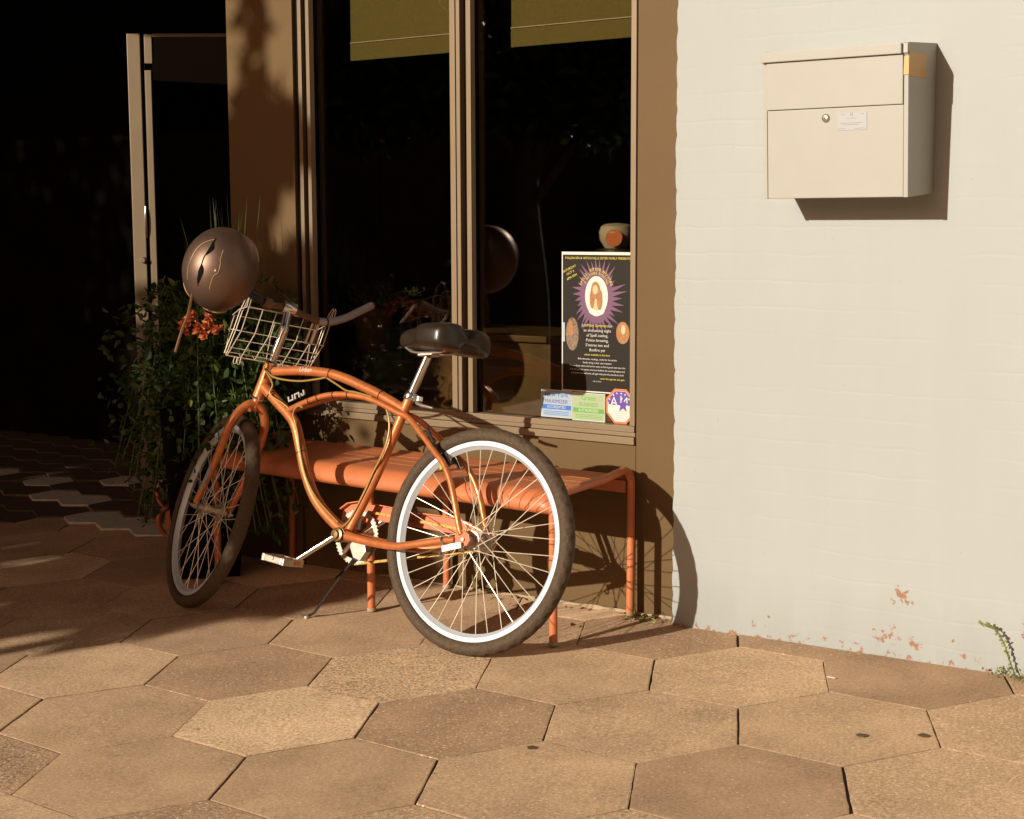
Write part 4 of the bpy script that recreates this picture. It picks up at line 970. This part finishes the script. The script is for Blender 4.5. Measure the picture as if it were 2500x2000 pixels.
# ------------------------------------------------------------------ helmet hanging from the left grip
def helmet():
    C = V((-3.563, 3.3645, 1.1400)); cdir = (V((0, 0, CAM_H)) - C).normalized()
    R_ = V((0.80838, 0.58865, -0.00438)); U_ = V((-0.06721, 0.09969, 0.99275))
    # helmet axes: crown towards the street, a little to the left
    z = (cdir + R_ * -.10 + U_ * -.05).normalized(); y = (U_ - z * U_.dot(z)); y = (y + R_ * .12).normalized(); y = (y - z * y.dot(z)).normalized(); x = y.cross(z)
    mt = Matrix(((x.x, y.x, z.x, C.x), (x.y, y.y, z.y, C.y), (x.z, y.z, z.z, C.z), (0, 0, 0, 1)))
    root = tag(empty('helmet', mtx=mt), 'bronze brown bicycle helmet hanging from the left handlebar grip', 'helmet')
    A, B, D = .116, .130, .115
    def S(u, v, k=1.0):    # u, v in [-1, 1] on the face -> point on the dome
        q = min(.999, u * u + v * v); return V((A * u * k, B * v * k, D * math.sqrt(1 - q) * k))
    b = MB(); vs = []; N = 48; rings = 22
    for i in range(rings + 1):
        a = (PI / 2 + .22) * i / rings
        for k in range(N):
            t = 2 * PI * k / N; flare = 1 + .02 * math.sin(2 * t) * math.sin(a)
            vs.append(V((A * math.sin(a) * math.cos(t) * flare, B * math.sin(a) * math.sin(t) * flare, D * math.cos(a))))
    fs = [(i * N + k, i * N + (k + 1) % N, (i + 1) * N + (k + 1) % N, (i + 1) * N + k) for i in range(rings) for k in range(N)]
    b.add(vs, fs); o = b.build('shell', M['helmet'], root, smooth=True)
    md = o.modifiers.new('thickness', 'SOLIDIFY'); md.thickness = .014; md.offset = -1
    # liner
    vs = [V((p.x * .87, p.y * .87, p.z * .80 - .004)) for p in [V(q) for q in b.v]]
    MB().add(vs, fs).build('liner', M['dark'], root, smooth=True)
    # two vents joined by a seam, running down the crown
    def vent(left, right):
        NR, NC = 14, 5; vs = []
        L_, R2 = cr([V((*p, 0)) for p in left], 7), cr([V((*p, 0)) for p in right], 7)
        for i in range(len(L_)):
            for j in range(NC):
                q = L_[i].lerp(R2[i], j / (NC - 1)); vs.append(S(q.x, q.y, 1.006))
        n_ = len(L_); fs = [(i * NC + j, i * NC + j + 1, (i + 1) * NC + j + 1, (i + 1) * NC + j) for i in range(n_ - 1) for j in range(NC - 1)]
        MB().add(vs, fs).build('vent', M['black'], root)
    vent([(-.20, .66), (-.27, .50), (-.37, .30)], [(-.17, .65), (-.14, .49), (-.30, .34)])
    vent([(-.42, .12), (-.48, -.08), (-.47, -.34)], [(-.41, .14), (-.33, -.04), (-.43, -.34)])
    gm = mat('helmet_seam_and_highlight', (.42, .26, .13), .35, .3)
    for pts, r_, m_ in (([(-.14, .74), (-.17, .66), (-.20, .50), (-.35, .32), (-.41, .12), (-.48, -.22), (-.44, -.40)], .0016, M['black']),
                        ([(.10, .50), (.06, .28), (.08, .18), (.04, -.02), (-.06, -.12), (-.12, -.30), (-.14, -.44)], .0014, gm),
                        ([(-.14, .72), (-.40, .62), (-.60, .44), (-.72, .18), (-.78, -.06), (-.76, -.30)], .0012, gm)):
        MB().tube(cr([S(u, v, 1.002) for u, v in pts], 6), r_, 6).build('seam', m_, root, smooth=True)
    # rim lips drawn as pale highlight arcs, at the upper right and below
    for a0, a1, nm in ((.28, .98, 'rim'), (-1.95, -1.30, 'rim'), (-2.75, -2.25, 'rim')):
        P = []
        for k in range(14):
            t = a0 + (a1 - a0) * k / 13; P.append(V((A * 1.015 * math.cos(t), B * 1.02 * math.sin(t), -.010)))
        MB().tube(P, [.0015 + .0042 * math.sin(PI * k / 13) for k in range(14)], 8).build(nm, gm, root, smooth=True)
    # straps
    for pts in ([S(-.62, -.62, 1.0) * .98, V((-.082, -.150, .02)), V((-.094, -.200, .03)), V((-.106, -.268, .035))],):
        MB().tube(cr(pts, 6), .0042, 6).build('strap', M['brown'], root, smooth=True)
helmet()

# ------------------------------------------------------------------ plants
def leaf_faces(b, p, d, up, L, W):
    d = d.normalized(); s = d.cross(up)
    s = s.normalized() if s.length > 1e-4 else d.orthogonal().normalized(); n = s.cross(d)
    b.add([p, p + d * L * .35 + s * W * .5 + n * L * .05, p + d * L * .75 + s * W * .32 - n * L * .02, p + d * L - n * L * .10, p + d * L * .75 - s * W * .32 - n * L * .02, p + d * L * .35 - s * W * .5 + n * L * .05], [(0, 1, 2, 3), (0, 3, 4, 5)])
def rdir(r, zb=0.0):
    while True:
        v = V((r.uniform(-1, 1), r.uniform(-1, 1), r.uniform(-1, 1) + zb))
        if .1 < v.length < 1.6: return v.normalized()

def planter():
    bx, by = -4.10, 3.78; g = gz(bx, by)
    root = tag(empty('planter', (bx, by, g)), 'tall black planter overflowing with trailing leaves, grasses and orange flowers', 'planter')
    r = random.Random(11)
    b = MB(); vs = []
    prof = [(.155, 0), (.205, .56), (.21, .60), (.19, .60), (.18, .55)]
    b.lathe(prof, (0, 0, 0), (0, 0, 1), 4); b.build('pot', M['black'], root, mt=Matrix.Rotation(PI / 4, 4, 'Z'))
    MB().add([(-.13, -.13, .57), (.13, -.13, .57), (.13, .13, .57), (-.13, .13, .57)], [(0, 1, 2, 3)]).build('soil', M['soil'], root)
    st = MB(); lf = MB(); ly = MB()
    # arching and trailing stems set with leaves
    for k in range(190):
        a = r.uniform(0, 2 * PI); reach = r.uniform(.10, .46); hgt = r.uniform(.02, .42)
        x_ = math.cos(a) * reach + .05; y_ = math.sin(a) * reach * .55; drop = r.random() < .55
        p0 = V((r.uniform(-.10, .10), r.uniform(-.10, .10), .57)); p1 = V((x_ * .5, y_ * .5, .60 + hgt)); p2 = V((x_, y_, (.62 + hgt * .8) if not drop else r.uniform(.16, .56)))
        pts = cr([p0, p1, p2], 7); st.tube(pts, .0018, 4)
        for i, q in enumerate(pts[3:]):
            for _ in range(3):
                leaf_faces(lf if r.random() < .90 else ly, q + rdir(r) * .012, rdir(r, .2), V((0, 0, 1)) + rdir(r) * .6, r.uniform(.018, .042), r.uniform(.012, .026))
    for k in range(2600):   # filling mass in the core
        q = V((max(-.36, min(.36, r.gauss(0, .17))), max(-.2, min(.2, r.gauss(-.02, .10))), .60 + max(-.3, min(.34, r.gauss(.04, .15)))))
        if q.z < .56 and abs(q.x) < .15 and abs(q.y) < .15: continue
        leaf_faces(lf, q, rdir(r, .1), rdir(r, .6), r.uniform(.02, .045), r.uniform(.014, .028))
    st.build('stems', M['stem'], root); lf.build('foliage', M['leaf'], root); ly.build('yellow_foliage', M['leafy'], root)
    # grass spikes
    gr = MB()
    for k in range(75):
        a = r.uniform(0, 2 * PI); x0_ = .13 + r.gauss(0, .045); y0_ = r.gauss(0, .03); h = r.uniform(.50, .76)
        lean = V((r.gauss(0, .07), r.gauss(0, .05), 0)); p0 = V((x0_, y0_, .58)); w_ = r.uniform(.003, .006)
        pts = [p0, p0 + lean * .3 + V((0, 0, h * .5)), p0 + lean + V((0, 0, h))]
        s = V((math.cos(a), math.sin(a), 0)) * w_
        gr.add([pts[0] - s, pts[0] + s, pts[1] + s, pts[1] - s, pts[2]], [(0, 1, 2, 3), (3, 2, 4)])
    for k in range(16):
        p0 = V((.20 + r.gauss(0, .04), r.gauss(0, .04), .58)); h = r.uniform(.22, .40); lean = V((r.uniform(.02, .20), r.uniform(-.05, .05), 0)); w_ = .0045
        s = V((w_, 0, 0)); pts = [p0, p0 + lean * .4 + V((0, 0, h * .6)), p0 + lean + V((0, 0, h))]
        gr.add([pts[0] - s, pts[0] + s, pts[1] + s, pts[1] - s, pts[2]], [(0, 1, 2, 3), (3, 2, 4)])
    gr.build('grass', M['grass'], root)
    # orange flower heads
    for fx, fy_, fz in ((.105, -.30, .975), (.14, -.31, .995), (.175, -.31, .955), (.195, -.30, .935), (.22, -.31, .965), (.265, -.31, .955), (.085, -.29, .950), (.205, -.29, .985)):
        f = MB(); c = V((fx + .09, fy_ + .05, fz - .06))
        for k in range(26):
            d = (rdir(r) + V((0, -.8, .1))).normalized(); leaf_faces(f, c + rdir(r) * .006, d, rdir(r), r.uniform(.016, .029), r.uniform(.013, .021))
        f.build('flower', M['petal'], root)
    # small white blossoms
    f = MB()
    for x_, y_, z_ in ((.33, -.1, 1.045), (.34, -.1, 1.038)):
        for k in range(6): leaf_faces(f, V((x_, y_, z_)), rdir(r), rdir(r), .009, .006)
    f.build('blossom', M['paper'], root)
planter()

def pot_plant():
    bx, by = -3.765, 4.30
    root = tag(empty('potted_plant', (bx, by, .815)), 'leafy plant in a terracotta pot behind the left window pane', 'plant'); r = random.Random(4)
    MB().lathe([(.0, 0), (.055, 0), (.075, .13), (.080, .13), (.080, .155), (.068, .155), (.066, .14), (0, .14)], (0, 0, 0), (0, 0, 1), 28).build('pot', M['terra'], root, smooth=True)
    lf = MB(); st = MB()
    for k in range(34):
        a = r.uniform(0, 2 * PI); re = r.uniform(.05, .24); p = [V((0, 0, .14)), V((math.cos(a) * re * .5, math.sin(a) * re * .3, .14 + r.uniform(.04, .10))), V((math.cos(a) * re, math.sin(a) * re * .4, .14 + r.uniform(-.02, .10)))]
        pts = cr(p, 5); st.tube(pts, .0015, 4)
        for q in pts[2:]:
            for _ in range(2): leaf_faces(lf, q, rdir(r, .3), rdir(r, 1), r.uniform(.015, .03), r.uniform(.010, .018))
    lf.build('foliage', M['leaf'], root); st.build('stems', M['stem'], root)
    root2 = tag(empty('plant_stand', (bx, by, .04)), 'dark plinth carrying the terracotta pot behind the window', 'stand')
    MB().box((-.13, -.13, 0), (.10, .13, .773)).build('plinth', M['dark'], root2, bevel=.004)
pot_plant()

def weed():
    bx, by = -1.275, 3.955; root = tag(empty('weed', (bx, by, gz(bx, by))), 'small green weed growing where the white wall meets the pavement', 'weed'); r = random.Random(8)
    st = MB(); lf = MB()
    pts = cr([V((.015, 0, 0)), V((-.005, -.006, .05)), V((-.020, -.010, .095)), V((-.045, -.014, .128)), V((-.085, -.018, .140))], 6); st.tube(pts, .0018, 5)
    for i, q in enumerate(pts[3:]):
        for _ in range(2): leaf_faces(lf, q, rdir(r), V((0, -1, .3)), r.uniform(.006, .012), r.uniform(.005, .008))
    for k in range(60):
        q = V((r.gauss(0, .035), -abs(r.gauss(0, .018)), abs(r.gauss(0, .012)) + .004)); leaf_faces(lf, q, rdir(r, .4), rdir(r, 1), r.uniform(.007, .015), r.uniform(.004, .008))
    st.build('stems', M['stem'], root); lf.build('leaves', M['leafy'], root)
    root = tag(empty('weed', (-2.40, 3.96, gz(-2.40, 3.96))), 'low green weed in the corner between brown panel and white wall', 'weed'); lf = MB()
    for k in range(46):
        q = V((r.gauss(0, .032), r.gauss(0, .014), .004 + abs(r.gauss(0, .008)))); leaf_faces(lf, q, rdir(r, .3), rdir(r, 1), r.uniform(.008, .018), r.uniform(.004, .008))
    lf.build('leaves', M['leafy'], root)
weed()

# curled orange metal thing at the left, seen edge on behind the front wheel
def metal_chair():
    bx, by = -4.46, 3.90; g = gz(bx, by)
    k = V((0.80838, 0.58865, 0)).normalized()
    root = tag(empty('metal_stand', (bx, by, g)), 'curled orange metal garden stand left of the front wheel', 'stand')
    z0 = .0
    def P(u, z): return V((k.x * (u - .016), k.y * (u - .016), z * .78))
    MB().tube(cr([P(.020, .372), P(.004, .355), P(-.012, .320), P(-.013, .290), P(-.006, .258), P(.008, .236), P(.020, .222)], 6), [.0045 + .004 * math.sin(PI * i / 36) for i in range(37)], 10).build('scroll', M['bench'], root, smooth=True)
    MB().tube(cr([P(.022, .228), P(.000, .208), P(-.012, .170), P(-.008, .128), P(.010, .098), P(.022, .088)], 6), [.005 + .006 * math.sin(PI * i / 30) for i in range(31)], 10).build('bow', M['bench'], root, smooth=True)
    poly = [(.016, .205), (.040, .222), (.052, .180), (.050, .130), (.040, .098), (.018, .118), (.010, .160)]
    n_ = V((.58865, -.80838, 0)).normalized()
    MB().prism(poly, lambda u, z: P(u, z) + n_ * .004, lambda u, z: P(u, z) - n_ * .02).build('plate', M['bench'], root, bevel=.002)
    MB().tube([P(.022, .098), P(.030, .060), P(.026, .030), P(.024, .0)], [.010, .009, .006, .003], 10).build('leg', M['bench'], root, smooth=True)
metal_chair()

# ------------------------------------------------------------------ litter
def litter():
    r = random.Random(15)
    spots = [(-2.700, 3.85, 'curled orange leaf lying nearest the bench back leg gap'), (-2.74, 3.90, 0), (-2.80, 3.93, 0), (-2.83, 3.97, 0), (-2.90, 3.98, 0), (-2.55, 3.82, 0), (-2.52, 3.985, 0), (-2.62, 3.99, 0), (-2.47, 3.93, 0), (-2.77, 3.99, 0), (-2.95, 3.96, 0), (-2.86, 3.90, 0), (-2.44, 3.985, 0), (-2.68, 3.96, 0)]
    me = None
    for i, (x, y, _) in enumerate(spots):
        b = MB(); L = r.uniform(.018, .042); leaf_faces(b, V((0, 0, .002)), V((math.cos(r.uniform(0, 6)), math.sin(r.uniform(0, 6)), .25)), V((0, 0, 1)) + rdir(r) * .4, L, L * .5)
        o = b.build('fallen_leaf', M['leafdead']); o.location = (x, y, gz(x, y) + .003); o.rotation_euler = (0, 0, r.uniform(0, 6))
        tag(o, 'dry brown leaf on the pavement under the bench', 'leaf', 'fallen leaves under the bench')
    x, y = -1.805, 3.62
    o = MB().prism([(-.011, -.003), (.012, -.004), (.014, .001), (-.004, .003), (-.012, .002)], lambda u, v: V((u, v, .003)), lambda u, v: V((u, v, .005))).build('paper_scrap', M['paper'])
    o.location = (-1.674, 3.722, gz(-1.674, 3.722)); tag(o, 'white paper scrap on the joint beside the dark paver near the white wall', 'scrap')
    o = MB().lathe([(0, 0), (.0045, .001), (.006, .005), (.004, .009), (0, .010)], (0, 0, 0), (0, 0, 1), 12).build('pebble', M['paper'], smooth=True)
    o.location = (-3.338, 3.476, gz(-3.338, 3.476)); tag(o, 'small white pebble on the pavement beside the kickstand foot', 'pebble')
    o = MB().tube([(0, 0, .003), (-.02, .012, .006), (-.043, .016, .004)], [.0012, .0016, .001], 5).build('twig', M['bark'])
    o.location = (-3.352, 3.480, gz(-3.352, 3.480)); tag(o, 'thin short twig lying next to the white pebble', 'twig')
    for (x, y, lab) in ((-1.428, 3.355, 'dark flattened gum spot, left of the two on the large paver'), (-1.305, 3.427, 'dark flattened gum spot, right of the two on the large paver'), (-2.052, 2.891, 'dark scuffed gum spot just below the dark middle paver')):
        pts = [(.014 * (1 + r.uniform(-.2, .2)) * math.cos(2 * PI * k / 14), .012 * (1 + r.uniform(-.2, .2)) * math.sin(2 * PI * k / 14)) for k in range(14)]
        o = MB().prism(pts, lambda u, v: V((u, v, .0)), lambda u, v: V((u, v, .0016))).build('gum_spot', M['gum']); o.location = (x, y, gz(x, y) + .0008); tag(o, lab, 'gum spot')
litter()

# ------------------------------------------------------------------ off-frame: street tree that shades the left, building across the road
def street_tree():
    tx, ty = -7.6, -2.6; root = tag(empty('street_tree', (tx, ty, gz(tx, ty))), 'leafy street tree at the kerb that shades the entrance', 'tree')
    r = random.Random(6)
    MB().tube(cr([(0, 0, -.1), (.05, .02, .8), (-.03, .03, 1.7), (.04, 0, 2.5)], 5), [.15 - .004 * i for i in range(16)], 12).build('trunk', M['bark'], root, smooth=True)
    lb = MB()
    for k in range(12):
        a = k * 2.4; p = V((math.cos(a) * r.uniform(.8, 2.0), math.sin(a) * r.uniform(.4, .9), r.uniform(2.2, 3.6)))
        lb.tube(cr([V((0, 0, 1.6 + .07 * k)), p * .5 + V((0, 0, 1.1)), p], 4), [.05 - .005 * i for i in range(9)], 6)
    lb.build('limbs', M['bark'], root, smooth=True)
    b = MB()
    # clumps: centre, radii, leaves (local coordinates)
    clumps = [((.72, 0, 2.84), (1.78, .40, .80), 5600), ((2.08, 0, 2.48), (.72, .32, .44), 1650), ((2.45, 0, 2.66), (.22, .25, .22), 150), ((1.98, 0, 3.98), (.26, .15, .10), 170), ((2.05, 0, 4.04), (.17, .12, .14), 220), ((2.13, 0, 3.46), (.20, .15, .19), 320), ((1.86, 0, 3.6), (.14, .15, .35), 260), ((-1.95, 0, 4.2), (1.15, .4, .95), 2200), ((1.86, 0, 3.85), (.17, .15, .22), 170), ((1.97, 0, 4.35), (.05, .12, .36), 70),
              ((-1.8, 0, 2.75), (1.5, .40, .72), 3200), ((1.70, 0, 3.45), (.35, .2, .22), 260)]
    for c, rad, n in clumps:
        for k in range(n):
            d = rdir(r) * (r.random() ** .45); q = V(c) + V((d.x * rad[0], d.y * rad[1], d.z * rad[2]))
            leaf_faces(b, q, rdir(r), rdir(r), r.uniform(.09, .17), r.uniform(.07, .12))
    for k in range(8000):      # high leaf layer, added out of view to cut skylight on the pavement
        d = rdir(r) * (r.random() ** .4); q = V((-1.2, 1.9, 6.9)) + V((d.x * 4.6, d.y * 3.6, d.z * .8))
        leaf_faces(b, q, rdir(r), rdir(r), r.uniform(.16, .30), r.uniform(.12, .20))
    b.build('crown', M['treeleaf'], root)
street_tree()
def far_building():
    root = tag(empty('far_building', (-30, -17, -.3)), 'dark brick building across the road, mirrored in the shop window', 'building')
    MB().box((-26, -8, 0), (17, 0, 9.5)).build('wall', M['brick2'], root); MB().box((17.01, -6, 0), (60, -1, 4.4)).build('sky_blocking_row', M['brick2'], root)  # the lower box is an unseen row added to block the low sky
    for r_ in range(3):
        for c in range(13):
            x = -24 + c * 3.1; z = 1.2 + r_ * 2.9
            f = MB().box((x, .002, z), (x + 1.3, .06, z + 1.7)).build('window', M['brick2'], root); MB().box((x + .08, .061, z + .08), (x + 1.22, .065, z + 1.62)).build('pane', M['farglass'], f)
far_building()
